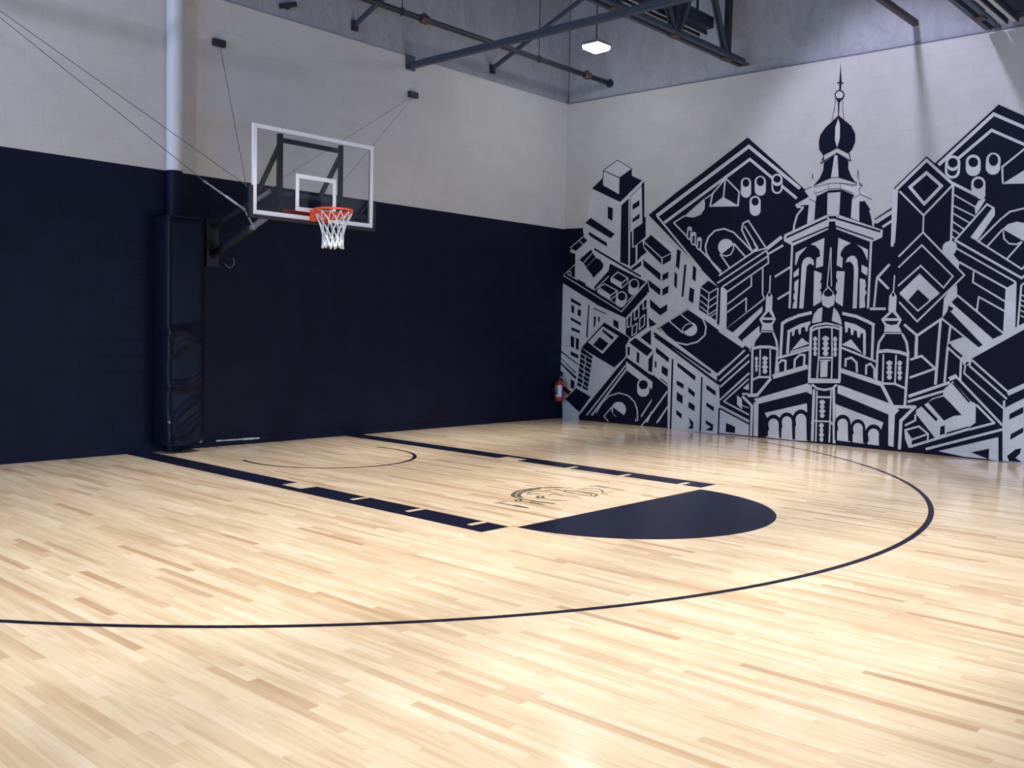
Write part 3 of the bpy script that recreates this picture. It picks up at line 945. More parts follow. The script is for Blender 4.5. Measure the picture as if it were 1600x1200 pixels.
1 4521,2603 4604,2683 4604,2569 4524,2534
1 4544,2463 4608,2511 4596,2060 4530,2060 4537,2142 4565,2175 4537,2208 4535,2274 4559,2307 4540,2356
1 4855,2637 4975,2586 4970,2497 4952,2465 4973,2433 4976,2368 4952,2336 4979,2303 4977,2158 4861,2093
1 5212,3114 5404,3026 5313,2983 5259,2905 5250,2850 5291,2806 5286,2663 5202,2708
1 5489,3007 5662,2922 5663,2763 5613,2877 5571,2941
1 5339,2744 5361,2807 5416,2840 5467,2835 5511,2779 5532,2629 5533,2063 5474,2062 5471,2615 5454,2710 5403,2758
1 5582,2703 5671,2654 5668,2540 5583,2597
1 5562,2503 5639,2483 5658,2392 5642,2345 5671,2298 5642,2235 5660,2079 5575,2063
1 5206,2618 5329,2610 5319,2091 5209,2158 5205,2254 5228,2301 5201,2350 5206,2429 5228,2477 5202,2525
1 4222,2539 4482,2690 4464,2716 4204,2564
1 4281,2188 4480,2303 4463,2328 4264,2214
1 5973,2710 5799,2513 5826,2490 5999,2687
1 5800,2508 5979,2333 6001,2356 5823,2532
1 5799,2508 5776,2080 5804,2078 5827,2505
1 4079,2973 4322,3149 4285,3192 4041,3016
1 4099,2900 4339,3024 4322,3051 4081,2927
1 5774,3294 6010,3434 5986,3472 5749,3332
1 5872,3227 6014,3316 5994,3345 5852,3256
0 5742,3345 5741,3365 6002,3529 6004,3498
1 5982,3775 5993,2957 6033,2954 6022,3770
1 5092,2976 5075,2683 5090,2681 5107,2974
1 5075,2694 5059,2392 5074,2390 5090,2692
1 5096,2975 5108,2681 5123,2681 5111,2975
1 5108,2692 5128,2390 5142,2390 5123,2692
1 4978,2223 5017,2313 5083,2398 5161,2312 5200,2222 5181,2110 5098,2065 5009,2110
0 5017,2301 5085,2368 5164,2294 5148,2249 5090,2233 5031,2250
1 4848,1836 4878,1973 4946,2053 5008,2076 5001,1861 4907,1841
1 5164,1874 5183,2076 5250,2009 5306,1887 5316,1809 5258,1841
1 4842,1751 4925,1796 4911,1820 4827,1775
1 4902,1787 5086,1823 5080,1850 4895,1814
1 5060,1822 5268,1793 5271,1819 5064,1849
1 5243,1801 5318,1759 5331,1782 5257,1824
0 4876,1805 5081,1859 5075,1876 4870,1822
0 5062,1859 5303,1800 5307,1817 5066,1876
1 4853,1704 4952,1749 4938,1776 4839,1731
1 4926,1741 5089,1770 5083,1799 4920,1770
1 5063,1769 5225,1758 5227,1787 5064,1798
1 5199,1763 5308,1728 5317,1755 5208,1791
1 4819,1768 4825,943 4866,943 4859,1767
1 5287,1775 5299,967 5338,968 5326,1775
1 4960,1747 4970,1330 4992,1330 4981,1747
1 4971,1346 4957,984 4978,983 4992,1345
1 5158,1761 5181,1337 5202,1338 5179,1762
1 5181,1353 5184,995 5205,996 5202,1353
1 4949,1592 4939,1570 4915,1560 4889,1569 4878,1590 4887,1612 4912,1622 4937,1613
1 4945,1519 4937,1497 4918,1487 4897,1496 4888,1517 4895,1539 4915,1549 4936,1540
1 4955,1446 4945,1424 4921,1415 4895,1423 4884,1444 4893,1466 4918,1476 4944,1468
1 4951,1373 4944,1351 4924,1342 4903,1350 4894,1371 4901,1393 4921,1403 4942,1395
1 4896,1627 4927,1628 4940,1336 4908,1335
1 5136,1604 5120,1582 5079,1571 5037,1580 5019,1601 5035,1624 5076,1634 5118,1626
1 5128,1529 5115,1507 5082,1497 5049,1505 5034,1527 5047,1549 5080,1560 5113,1551
1 5142,1455 5126,1433 5085,1422 5044,1430 5026,1452 5042,1475 5083,1485 5124,1477
1 5134,1381 5121,1358 5089,1348 5055,1356 5040,1377 5053,1400 5086,1410 5119,1402
1 5050,1639 5102,1641 5115,1343 5063,1341
1 5259,1598 5250,1575 5228,1566 5205,1574 5194,1596 5203,1619 5225,1628 5249,1620
1 5256,1523 5249,1501 5231,1491 5213,1500 5204,1522 5211,1544 5229,1554 5247,1545
1 5265,1449 5257,1426 5235,1416 5211,1425 5201,1447 5209,1469 5232,1479 5255,1471
1 5262,1374 5256,1351 5238,1342 5219,1350 5211,1372 5217,1395 5235,1404 5254,1396
1 5211,1634 5239,1635 5252,1336 5224,1335
1 4978,1297 5184,1304 5183,1331 4977,1324
1 5015,1255 5125,1270 5126,1026 5018,1016
1 5003,1261 5167,1268 5166,1286 5002,1279
1 4824,988 5328,1002 5331,942 4827,914
0 4900,900 5275,916 5208,860 5092,838 4973,854
1 4878,886 4974,820 4994,846 4898,912
1 4959,826 5102,807 5107,838 4964,858
1 5084,806 5235,842 5228,872 5077,837
1 5223,835 5291,906 5268,927 5199,856
1 4907,821 4912,28 4952,30 4947,822
1 5215,872 5259,25 5298,29 5254,875
1 4965,801 4979,22 5000,24 4986,802
1 5187,826 5191,31 5212,32 5208,826
1 4975,696 5195,703 5195,731 4974,723
1 4909,294 4962,338 4947,355 4894,311
1 4938,329 5215,339 5215,362 4938,352
1 5192,349 5234,300 5252,315 5210,364
1 5114,639 5101,618 5066,607 5031,613 5016,632 5029,654 5064,664 5099,658
1 5107,570 5097,549 5069,539 5041,545 5029,565 5039,586 5067,596 5095,590
1 5120,503 5107,482 5072,471 5037,476 5022,496 5035,517 5070,528 5105,522
1 5113,434 5103,413 5075,402 5047,409 5034,428 5045,449 5073,460 5101,453
1 5042,668 5085,671 5097,399 5054,395
1 5108,284 5098,262 5070,251 5041,257 5029,277 5039,299 5067,311 5096,304
1 5104,212 5095,190 5073,179 5050,186 5040,207 5048,229 5070,239 5093,232
1 5115,142 5104,120 5076,108 5047,114 5035,135 5045,157 5073,168 5102,162
1 5110,70 5101,48 5079,37 5056,44 5046,64 5054,86 5076,97 5099,90
1 5049,315 5085,318 5097,33 5062,30
1 4835,2018 4614,1967 4627,1922 4848,1973
1 4646,1976 4419,1887 4439,1844 4665,1934
1 4447,1902 4347,1837 4376,1799 4476,1863
1 4347,1831 4338,1281 4380,1280 4390,1829
1 4462,1693 4451,1355 4493,1354 4504,1691
1 4453,1710 4645,1810 4823,1863 4825,1824 4791,1778 4782,1709 4758,1709 4743,1777 4683,1765 4675,1661 4646,1661 4635,1746 4580,1729 4567,1636 4542,1635 4534,1705 4467,1657
1 4539,1410 4697,1604 4821,1520
1 4525,1367 4832,1462 4823,1486 4517,1392
1 4290,1254 4835,1419 4824,1452 4278,1288
1 4347,1058 4335,1198 4303,1196 4314,1055
1 4324,1167 4398,1245 4374,1265 4300,1187
1 4365,1231 4459,1229 4460,1259 4366,1262
1 4431,1256 4433,1074 4466,1074 4463,1256
1 4611,1138 4615,1277 4584,1278 4579,1139
1 4603,1248 4696,1344 4673,1364 4579,1268
1 4663,1331 4767,1326 4769,1356 4665,1361
1 4741,1353 4733,1174 4765,1173 4772,1352
1 4257,949 4821,1134 4798,1199 4233,1015
1 3935,608 4816,907 4889,877 4895,739 4809,780 4008,536
1 3937,560 4015,560 4027,16 3951,19
1 3715,628 3903,474 3932,503 3744,657
1 3885,512 3886,16 3928,18 3927,513
1 4129,402 4821,601 4865,23 4622,12 4171,17 4175,220 4225,248
0 4156,32 4148,223 4148,223 4152,264 4164,302 4185,336 4212,363 4245,381 4280,389 4316,386 4349,373 4378,351 4401,321 4416,285 4423,246 4431,38
0 4385,25 4375,279 4375,279 4378,318 4390,356 4410,389 4436,415 4468,432 4502,440 4536,437 4569,425 4597,403 4619,374 4634,339 4640,300 4651,31
0 4611,22 4598,333 4598,333 4601,375 4614,414 4634,448 4662,475 4695,494 4730,502 4766,499 4799,485 4829,463 4852,432 4867,395 4873,355 4887,29
1 4201,36 4200,119 4217,144 4200,228 4201,243 4207,266 4218,286 4234,303 4254,315 4275,322 4298,323 4319,318 4339,307 4354,291 4365,271 4371,249 4375,158 4388,34
1 4428,29 4425,177 4441,202 4425,283 4426,298 4431,320 4442,340 4458,356 4476,368 4497,375 4519,376 4540,370 4559,360 4574,344 4584,325 4590,304 4594,214 4609,27
1 4656,26 4650,226 4666,252 4650,337 4651,353 4657,376 4668,397 4684,414 4704,427 4725,433 4748,434 4769,429 4789,417 4805,401 4816,381 4822,359 4826,265 4843,25
0 4130,395 4202,258 4175,220 4171,17 4037,22 4020,446
0 4038,446 4819,710 4803,758 4020,495
0 4021,537 4809,768 4816,607 4129,406 4025,303
1 5316,1965 5538,1919 5546,1962 5324,2009
1 5502,1931 5714,1842 5730,1883 5518,1971
1 5682,1858 5798,1796 5818,1835 5702,1896
1 5771,1831 5775,1301 5812,1301 5808,1830
1 5646,1714 5661,1373 5699,1374 5684,1715
1 5360,1865 5531,1823 5679,1737 5675,1682 5614,1703 5595,1629 5566,1635 5553,1724 5507,1745 5493,1667 5466,1671 5455,1766 5416,1777 5405,1699 5378,1709
1 5329,1518 5469,1600 5650,1395 5501,1467
1 5326,1460 5849,1272 5858,1299 5336,1487
1 5415,1191 5417,1314 5388,1315 5385,1192
1 5396,1286 5500,1318 5491,1346 5387,1314
1 5467,1325 5566,1241 5585,1262 5486,1347
1 5551,1268 5565,1114 5594,1116 5580,1271
1 5729,1088 5728,1232 5699,1231 5700,1088
1 5710,1203 5790,1244 5777,1269 5697,1228
1 5756,1250 5833,1164 5854,1183 5777,1269
1 5821,1192 5828,1039 5857,1040 5850,1193
1 5313,1104 5935,930 5953,993 5332,1169
1 5923,950 6111,619 6151,644 5965,974
1 5298,911 5390,893 6140,665 6218,594 6157,525 6060,528 5299,787
1 6068,594 6158,590 6161,57 6087,72
1 6142,621 6451,639 6450,681 6140,665
1 6430,686 6223,447 6255,419 6461,657
1 6229,461 6226,32 6268,34 6271,462
1 5269,622 6001,403 5974,291 5944,234 5951,59 5311,76
0 5282,75 5272,316 5272,316 5274,354 5285,391 5304,423 5329,448 5358,465 5390,473 5423,470 5453,458 5480,437 5501,408 5514,374 5520,336 5531,81
0 5524,67 5515,274 5515,274 5517,310 5527,344 5544,374 5567,398 5594,414 5624,421 5654,418 5682,407 5706,387 5725,360 5738,329 5744,294 5753,71
0 5743,58 5736,199 5736,199 5739,239 5750,278 5769,311 5795,338 5825,356 5858,364 5891,362 5923,349 5950,327 5972,297 5986,261 5992,221 5999,65
1 5322,79 5319,216 5334,240 5319,320 5319,335 5325,356 5335,375 5349,391 5367,403 5386,409 5407,410 5426,405 5444,394 5458,379 5468,361 5473,340 5478,253 5492,77
1 5560,70 5558,181 5573,204 5558,278 5559,292 5563,312 5573,330 5586,345 5602,356 5620,361 5639,362 5657,357 5673,348 5686,334 5696,316 5700,297 5704,216 5718,67
1 5784,62 5785,94 5800,119 5785,203 5785,218 5791,241 5801,261 5816,278 5834,291 5854,297 5875,298 5895,293 5913,282 5928,266 5938,247 5944,225 5948,133 5958,61
0 6001,403 6062,496 6087,72 5951,59 5939,190 5973,302
0 5304,776 6055,517 6057,462 5995,403 5305,629
1 4127,2578 4125,2321 4145,2320 4147,2577
1 4076,2019 4079,2250 4126,2337 4186,2250 4185,2020
0 4157,2273 4151,2248 4133,2238 4115,2248 4106,2273 4113,2298 4130,2308 4148,2298
1 4088,2026 4190,2027 4256,1887 4204,1792 4229,1683 4011,1678 4032,1790 3976,1884
0 4132,2010 4210,1912 4037,1911
0 4018,1877 4221,1875 4185,1832 4109,1822 4045,1837
0 4020,1700 4216,1696 4216,1710 4020,1714
1 3992,1680 3881,1538 3909,1520 4019,1662
1 3888,1552 3859,1385 3892,1380 3921,1547
1 3860,1406 3874,676 3908,678 3894,1406
1 4207,1670 4270,1531 4300,1543 4237,1681
1 4262,1557 4292,1394 4324,1399 4294,1561
1 4290,1420 4272,985 4305,984 4323,1419
1 3892,1398 4032,1429 4021,1470 3881,1439
1 3993,1424 4181,1430 4179,1472 3991,1467
1 4142,1433 4291,1405 4299,1447 4150,1474
1 4000,1410 4008,947 4031,947 4023,1410
1 4171,1415 4190,956 4212,957 4193,1416
1 3984,1261 3975,1243 3954,1235 3932,1241 3922,1259 3930,1277 3952,1285 3974,1278
1 3980,1201 3973,1183 3956,1175 3938,1182 3930,1199 3937,1217 3954,1225 3972,1219
1 3989,1142 3980,1124 3959,1116 3936,1122 3927,1139 3935,1158 3957,1166 3979,1159
1 3985,1082 3978,1064 3961,1056 3943,1063 3935,1080 3942,1098 3959,1106 3977,1100
1 3938,1289 3965,1290 3975,1052 3948,1051
1 4153,1270 4138,1249 4100,1239 4062,1246 4045,1266 4060,1287 4098,1296 4136,1289
1 4145,1201 4133,1180 4103,1170 4072,1177 4059,1197 4071,1218 4101,1228 4131,1221
1 4158,1133 4143,1112 4106,1102 4068,1108 4051,1128 4066,1149 4103,1159 4142,1152
1 4150,1064 4139,1043 4109,1033 4078,1040 4065,1060 4076,1081 4106,1091 4137,1084
1 4074,1301 4121,1303 4132,1029 4085,1026
1 3904,903 4022,957 4008,984 3889,931
1 3991,949 4196,960 4194,990 3990,980
1 4195,969 3971,691 4008,666 4232,944
1 3820,685 4014,708 3991,647 3822,637
1 3832,700 3727,693 3728,664 3833,671
1 6058,2541 6052,2305 6069,2303 6075,2539
1 6000,2020 6005,2240 6055,2319 6108,2239 6107,2020
0 6079,2261 6074,2238 6059,2229 6044,2238 6036,2261 6042,2284 6056,2293 6072,2284
1 6022,2020 6105,2020 6197,1901 6157,1810 6219,1699 5950,1694 5960,1807 5902,1904
0 6058,2009 6141,1921 5966,1920
0 5946,1883 6160,1885 6130,1835 6056,1821 5980,1840
0 5954,1709 6209,1714 6209,1727 5953,1722
1 5946,1696 5865,1565 5891,1548 5972,1679
1 5870,1579 5853,1403 5884,1400 5901,1576
1 5854,1425 5855,997 5886,997 5885,1424
1 6200,1685 6270,1557 6300,1573 6229,1701
1 6260,1587 6292,1412 6325,1418 6293,1592
1 6290,1441 6289,1200 6322,1200 6323,1440
1 6289,1227 6278,664 6312,664 6323,1226
1 5888,1407 6030,1429 6022,1476 5880,1455
1 5989,1428 6196,1409 6199,1456 5992,1476
1 6157,1416 6291,1379 6303,1424 6169,1462
1 5946,1394 5954,969 5976,970 5968,1394
1 6129,1390 6131,968 6152,968 6150,1390
1 6096,1274 6083,1253 6050,1243 6016,1250 6001,1270 6014,1291 6047,1301 6081,1294
1 6089,1205 6079,1185 6053,1175 6026,1182 6014,1202 6024,1223 6050,1232 6077,1225
1 6102,1138 6089,1117 6056,1107 6022,1114 6008,1133 6021,1154 6054,1164 6087,1157
1 6095,1069 6085,1048 6059,1039 6032,1046 6020,1065 6030,1086 6057,1096 6084,1089
1 6026,1305 6068,1307 6080,1034 6039,1032
1 6231,1278 6222,1257 6197,1247 6171,1255 6159,1275 6169,1297 6194,1306 6220,1299
1 6227,1208 6220,1187 6200,1178 6179,1185 6170,1206 6177,1227 6197,1236 6218,1229
1 6238,1139 6228,1117 6203,1108 6177,1115 6166,1135 6175,1157 6200,1166 6226,1159
1 6234,1069 6226,1047 6206,1038 6185,1045 6176,1066 6184,1087 6204,1096 6224,1089
1 6178,1311 6210,1312 6222,1033 6191,1031
1 5966,955 6148,961 6147,989 5965,984
1 6122,965 6287,905 6296,931 6132,991
1 5732,2038 5961,2039 5959,2073 5731,2073
1 6049,3753 6461,4140 6433,4171 6020,3784
1 6414,4144 6803,3762 6826,3789 6438,4171
1 6009,3771 6009,3320 6059,3315 6059,3765
1 6009,3359 5999,3004 6049,2998 6059,3352
1 6074,3731 6431,3359 6447,3376 6090,3748
1 6435,3359 6811,3759 6794,3777 6417,3377
1 6423,3375 6425,3141 6445,3140 6442,3373
1 6227,3759 6471,3961 6442,3996 6198,3794
1 6420,3966 6656,3742 6681,3772 6446,3995
1 6651,3795 6407,3540 6438,3509 6682,3764
1 6459,3535 6229,3813 6198,3787 6429,3510
1 6798,3777 6804,2969 6832,2967 6825,3774
1 6799,3776 7211,3529 7226,3562 6814,3809
1 7241,3544 7152,3534 7107,3442 7121,3338
1 6825,3627 7115,3437 7122,3452 6833,3642
1 6825,3477 7106,3315 7113,3330 6832,3492
1 6824,3372 7053,3223 7060,3237 6832,3387
1 6821,3260 6977,3144 6986,3158 6830,3274
1 6820,3155 6919,3082 6928,3096 6829,3169
1 6820,3058 6876,3015 6885,3029 6829,3072
1 6618,4046 7311,4669 7282,4704 6586,4082
1 7263,4666 7695,4418 7709,4456 7278,4704
1 6872,4112 7292,4457 7268,4488 6847,4144
1 7252,4455 7707,4196 7719,4229 7264,4488
1 6961,4070 6965,4101 6977,4127 6997,4147 7023,4159 7052,4161 7082,4153 7109,4136 7131,4112 7145,4083 7151,4052 7156,3961 7152,3931 7140,3904 7121,3884 7095,3872 7066,3870 7036,3877 7009,3894 6987,3918 6972,3947 6966,3979
0 7122,4051 7115,4018 7092,3995 7060,3989 7027,4001 7002,4029 6992,4064 6999,4097 7022,4120 7054,4126 7086,4114 7111,4086
1 7221,4073 7224,4103 7236,4128 7255,4147 7279,4159 7307,4160 7335,4153 7360,4137 7381,4114 7395,4086 7401,4056 7400,3955 7397,3925 7385,3900 7367,3881 7342,3869 7315,3867 7287,3874 7261,3890 7240,3913 7226,3941 7220,3971
0 7373,4055 7367,4015 7346,3988 7316,3980 7284,3993 7260,4026 7250,4067 7256,4108 7277,4135 7308,4143 7339,4129 7363,4097
1 7046,3769 7049,3799 7061,3824 7080,3844 7105,3855 7132,3857 7160,3850 7186,3835 7206,3812 7220,3785 7226,3755 7229,3687 7226,3658 7215,3632 7196,3613 7172,3601 7144,3598 7116,3605 7091,3620 7070,3643 7055,3671 7050,3701
0 7203,3754 7195,3719 7173,3696 7140,3689 7107,3701 7081,3728 7071,3764 7078,3799 7101,3822 7134,3829 7167,3817 7192,3789
1 7055,3692 7224,3679 7234,3584 7159,3550 7052,3645
1 6692,4084 6695,4116 6708,4143 6729,4164 6756,4176 6787,4178 6817,4170 6846,4153 6868,4128 6884,4098 6890,4066 6889,3954 6886,3922 6873,3895 6853,3874 6826,3862 6795,3859 6764,3867 6736,3884 6713,3909 6697,3939 6691,3971
0 6858,4069 6851,4035 6827,4012 6795,4005 6761,4018 6735,4046 6725,4081 6732,4115 6755,4138 6788,4144 6822,4132 6847,4104
0 6857,3956 6853,3930 6840,3909 6819,3896 6794,3893 6768,3900 6746,3917 6730,3941 6724,3968 6721,4015 6741,3989 6767,3971 6797,3964 6825,3966 6850,3979 6868,4001
1 7707,4203 7413,3964 7427,3946 7720,4185
1 7415,3969 7433,3741 7453,3740 7435,3968
1 7436,3733 7727,3909 7737,3716
1 6889,3009 7272,3473 7255,3489 6872,3025
1 7247,3470 7353,3401 7362,3419 7256,3489
1 7327,3420 7361,3394 7364,3323 7155,2986 7070,3038
1 6119,2796 6449,3135 6433,3152 6102,2813
1 6421,3136 7014,2509 7029,2525 6437,3152
1 7013,2537 6398,1880 6414,1864 7029,2521
1 6426,1880 6158,2161 6142,2145 6410,1864
1 6122,2642 6440,2954 6425,2970 6107,2658
1 6414,2955 6865,2497 6878,2511 6429,2970
1 6862,2523 6736,2353 6752,2339 6878,2509
1 6761,2354 6425,2681 6412,2665 6748,2339
1 6423,2681 6116,2394 6131,2378 6438,2664
1 6151,2288 6414,2555 6694,2284 6575,2178 6402,2336 6276,2183
1 6149,2272 6416,2016 6428,2030 6163,2287
1 6418,2016 6700,2276 6687,2291 6404,2031
1 6221,1821 6421,1657 6441,1683 6241,1847
1 6421,1657 6762,1913 6743,1940 6401,1684
1 6395,1678 6403,1352 6442,1353 6434,1678
1 6711,2937 6743,2981 6812,3006 6883,2971 6905,2897 6860,2805 6945,2702 6930,2622 6800,2755 6710,2856
1 6859,2999 7736,2453 7748,2477 6872,3024
1 7734,2453 7803,2512 7786,2534 7718,2475
1 6880,2882 7659,2402 7671,2426 6893,2907
1 6936,2692 7559,2322 7569,2342 6947,2713
1 7547,2324 7568,2348 7675,2417 7689,1760 7542,1734
0 6899,2881 7643,2420 7560,2348 6860,2805
1 7724,2378 7707,1801 7728,1799 7746,2376
1 7740,2368 7805,2414 7794,2431 7730,2386
1 7730,2246 7807,2207 7812,2220 7735,2259
1 7733,2176 7810,2137 7815,2150 7738,2189
1 7737,2106 7814,2067 7818,2080 7742,2119
1 7740,2036 7817,1997 7822,2010 7745,2049
1 7744,1966 7820,1927 7825,1940 7748,1978
1 7747,1896 7824,1858 7829,1870 7752,1908
0 7723,1800 7744,1949 7824,1918 7826,1864
1 7150,2982 7732,2576 7742,2594 7160,3000
1 7733,2576 7795,2647 7781,2663 7718,2592
1 7179,2966 7450,3259 7435,3275 7163,2983
1 7438,3247 7561,3352 7547,3370 7425,3265
1 7544,3344 7755,3387 7749,3408 7538,3365
1 7293,2894 7480,3122 7465,3137 7278,2909
1 7550,2722 7724,2944 7710,2958 7535,2736
1 7470,3130 7534,3193 7641,3219 7762,3189 7774,2949 7724,2967 7499,3112
1 7472,3110 7485,2993 7503,2993 7489,3110
1 7482,2999 7561,2920 7572,2933 7494,3012
1 7554,2923 7661,2908 7662,2927 7555,2942
1 7654,2907 7715,2943 7705,2960 7645,2923
1 7123,2570 7119,2418 7139,2416 7143,2568
1 7118,2420 7551,2146 7560,2163 7127,2438
1 7207,2022 7224,2230 7205,2233 7188,2025
1 7203,2219 7550,2017 7558,2035 7211,2237
1 6928,2237 7548,1717 7560,1735 6942,2256
1 6785,2242 6820,2332 6922,2395 6936,2230 6862,2152 6892,2120 7419,1652 7512,1702 7825,1895 7829,1810 7178,1388 7018,1383 7104,1507 7239,1530 7297,1569 6857,2022 6830,2120 6811,2022 6752,1931 6763,2202
0 6830,2104 6894,2071 6873,2022 6841,2046
1 6735,1917 7225,1521 7238,1540 6749,1936
1 6713,1908 6694,1347 6729,1346 6747,1905
1 6849,1812 6820,1352 6848,1350 6877,1809
1 6846,1594 7036,1670 7242,1535 7185,1389 7049,1384
0 6841,1554 7038,1378 7059,1405 6863,1582
0 6879,1794 7017,1667 6884,1628
1 6890,1548 6944,1594 7055,1612 7225,1514 7451,1578 7168,1402 7153,1284 7070,1280 7017,1374
0 6837,1545 7027,1384 7047,1411 6858,1572
1 6393,1580 6395,1375 6433,1375 6431,1580
1 6344,1317 6510,1380 6500,1408 6334,1345
1 6477,1386 6685,1204 6704,1227 6495,1409
1 6683,1233 6338,1088 6349,1060 6694,1205
1 6701,1604 6683,995 6720,994 6738,1602
1 6827,1530 6808,1031 6836,1030 6856,1528
1 6834,1515 7020,1348 7035,1367 6849,1534
1 7013,1368 7013,1072 7041,1071 7041,1367
0 7077,1288 7103,1333 7138,1320 7098,1282
1 6348,787 6899,1017 6886,1053 6333,824
1 6338,710 6826,896 6815,926 6327,741
1 7159,1348 7644,929 7658,948 7174,1368
1 7132,1266 7624,842 7638,861 7147,1286
1 7074,1282 7065,1163 7085,1161 7095,1280
1 7063,1167 7595,708 7607,725 7076,1184
1 6956,1117 7587,480 7605,501 6976,1138
1 6826,941 6934,1052 7176,792 7246,760 7252,500 7166,422 6877,308 6779,246 6744,228 6459,561 6456,615 6527,673 6598,724 6668,796 6809,850
0 6612,737 6668,781 6732,808 6821,836 6942,724 7072,590 6964,569 6881,518 6840,492
0 6526,672 6732,476 6761,509 6556,706
0 6925,1019 7153,766 7173,787 6945,1040
0 6794,403 6853,441 6862,314 6795,282
0 6876,330 7165,444 7180,416 6891,316
1 6771,434 6869,480 6864,439 6780,397
1 6868,1101 6964,1157 6995,1107 6899,1057
0 7254,739 7454,527 7187,417 7258,511
1 6426,79 7186,394 7175,424 6415,111
1 7245,735 7489,497 7507,519 7263,757
1 7496,533 7177,415 7185,387 7504,505
1 6618,55 7603,422 7594,452 6609,87
1 7648,897 7857,1014 7830,1072 7621,956
1 7622,687 7862,847 7842,884 7602,724
1 7592,704 7853,851 7894,0 7619,12 7595,502
1 7586,827 7588,705 7615,705 7613,828
0 7614,800 7848,951 7851,880 7617,732
0 7674,653 7838,762 7842,677 7671,573
0 7700,381 7851,488 7854,421 7697,302
0 7668,82 7768,183 7839,207 7829,135 7776,69 7861,16 7698,13
0 7555,340 7562,0 7610,3 7603,343
1 6788,61 7550,327 7566,0 7445,15 7445,161 7209,86 7431,18 7129,18
1 6313,302 6516,378 6508,401 6305,325
1 6489,381 6636,274 6650,294 6503,401
1 6639,304 6396,193 6405,171 6648,282
1 6424,186 6322,331 6303,316 6404,171
1 6625,289 6622,179 6642,180 6646,289
1 6309,303 6336,306 6416,190 6414,82 6377,63 6319,196
1 6411,70 6642,176 6633,199 6402,92
1 6435,552 6440,459 6463,461 6459,554
1 6453,484 6304,394 6316,373 6465,463"""
def build_mural():
    polys = []
    for ln in MURAL.strip().split('\n'):
        c, rest = ln.split(' ', 1)
        P = [tuple(int(k) / 1000 for k in q.split(',')) for q in rest.split(' ')]
        polys.append((int(c), P))
    seam = 7.82
    mirrored = []
    for c, P in polys:
        if max(p[0] for p in P) > 5.4 and max(p[0] for p in P) - min(p[0] for p in P) < 3:
            mirrored.append((c, [(2 * seam - p[0], p[1]) for p in P]))
    # beyond the frame the painting carries on: more of the same town
    ground = (0, [(7.8, 0.0), (7.8, 4.585), (7.942, 4.585), (8.299, 4.799), (9.087, 4.092), (9.204, 4.202), (9.635, 3.798), (9.635, 3.497), (10.3, 3.2), (11.2, 2.4), (11.4, 0.0)])
    polys = [ground] + mirrored + polys
    vs, es = [], []
    for c, P in polys:
        k = len(vs)
        n = len(P)
        vs += [Vector(p) for p in P]
        es += [(k + i, k + (i + 1) % n) for i in range(n)]
    V, E, F, *_ = geometry.delaunay_2d_cdt(vs, es, [], 0, 1e-5, False)
    V = np.array([(v.x, v.y) for v in V])
    F = [list(f) for f in F]
    T = np.array(F)
    C = V[T].mean(axis=1)
    col = np.full(len(T), -1)
    for c, P in polys:
        P = np.array(P)
        x0, y0 = P.min(0); x1, y1 = P.max(0)
        cand = np.nonzero((C[:, 0] >= x0) & (C[:, 0] <= x1) & (C[:, 1] >= y0) & (C[:, 1] <= y1))[0]
        if not len(cand):
            continue
        q = C[cand]
        ins = np.zeros(len(cand), bool)
        n = len(P)
        for i in range(n):
            a, b = P[i], P[(i + 1) % n]
            if a[1] == b[1]:
                continue
            cr = ((a[1] > q[:, 1]) != (b[1] > q[:, 1])) & (q[:, 0] < (b[0] - a[0]) * (q[:, 1] - a[1]) / (b[1] - a[1]) + a[0])
            ins ^= cr
        col[cand[ins]] = c
    keep = col >= 0
    m = MB()
    used = {}
    for t, c in zip(T[keep], col[keep]):
        idx = []
        for i in t:
            if i not in used:
                used[i] = len(m.v)
                m.v.append(tuple(mw(V[i][0], V[i][1], 0.003)))
            idx.append(used[i])
        a, b, d = (Vector(m.v[i]) for i in idx)
        if (b - a).cross(d - a).dot(Vector((NX, NY, 0))) < 0:
            idx.reverse()
        m.face(idx, 1 if c == 0 else 0)
    o = m.build('mural', ['mural_white', 'mural_black'])
    tag(o, 'black and white wall painting of an onion-domed tower among tilted city rooftops', 'mural')
build_mural()

# ------------------------------------------------------------------ court markings (painted on the floor)
A_IN, B_OUT, YFT = 1.512, 1.843, 6.05
def flat(name, polys, material, z, label, cat, group=None):
    m = MB()
    for p in polys:
        q = [(x, y, z) for x, y in p]
        ar = sum(q[i][0] * q[(i + 1) % len(q)][1] - q[(i + 1) % len(q)][0] * q[i][1] for i in range(len(q)))
        if ar < 0:
            q.reverse()
        m.poly(q)
    return tag(m.build(name, material), label, cat, group)
M0, MS, MWD = 3.09, 0.776, 0.33
def lane(sgn, label):
    cuts = [(M0, M0 + MWD)] + [(M0 + MWD + MS * k, M0 + MWD + MS * k + 0.06) for k in (1, 2, 3)]
    # bar from the wall to the free-throw line; the marks are left as bare wood notches on its inner side
    mid = A_IN + 0.20
    polys = []
    y = 0.013
    for a, b in cuts:
        polys.append([(sgn * A_IN, -y), (sgn * mid, -y), (sgn * mid, -a), (sgn * A_IN, -a)])
        y = b
    polys.append([(sgn * A_IN, -y), (sgn * mid, -y), (sgn * mid, -YFT), (sgn * A_IN, -YFT)])
    polys.append([(sgn * mid, -0.013), (sgn * B_OUT, -0.013), (sgn * B_OUT, -YFT), (sgn * mid, -YFT)])
    return flat('lane_stripe', polys, 'court_black', 0.0012, label, 'court marking')
lane(-1, 'wide black lane stripe with notched marks, running from the wall pad, nearer to the camera')
lane(1, 'wide black lane stripe on the far side of the key, nearer the mural wall')
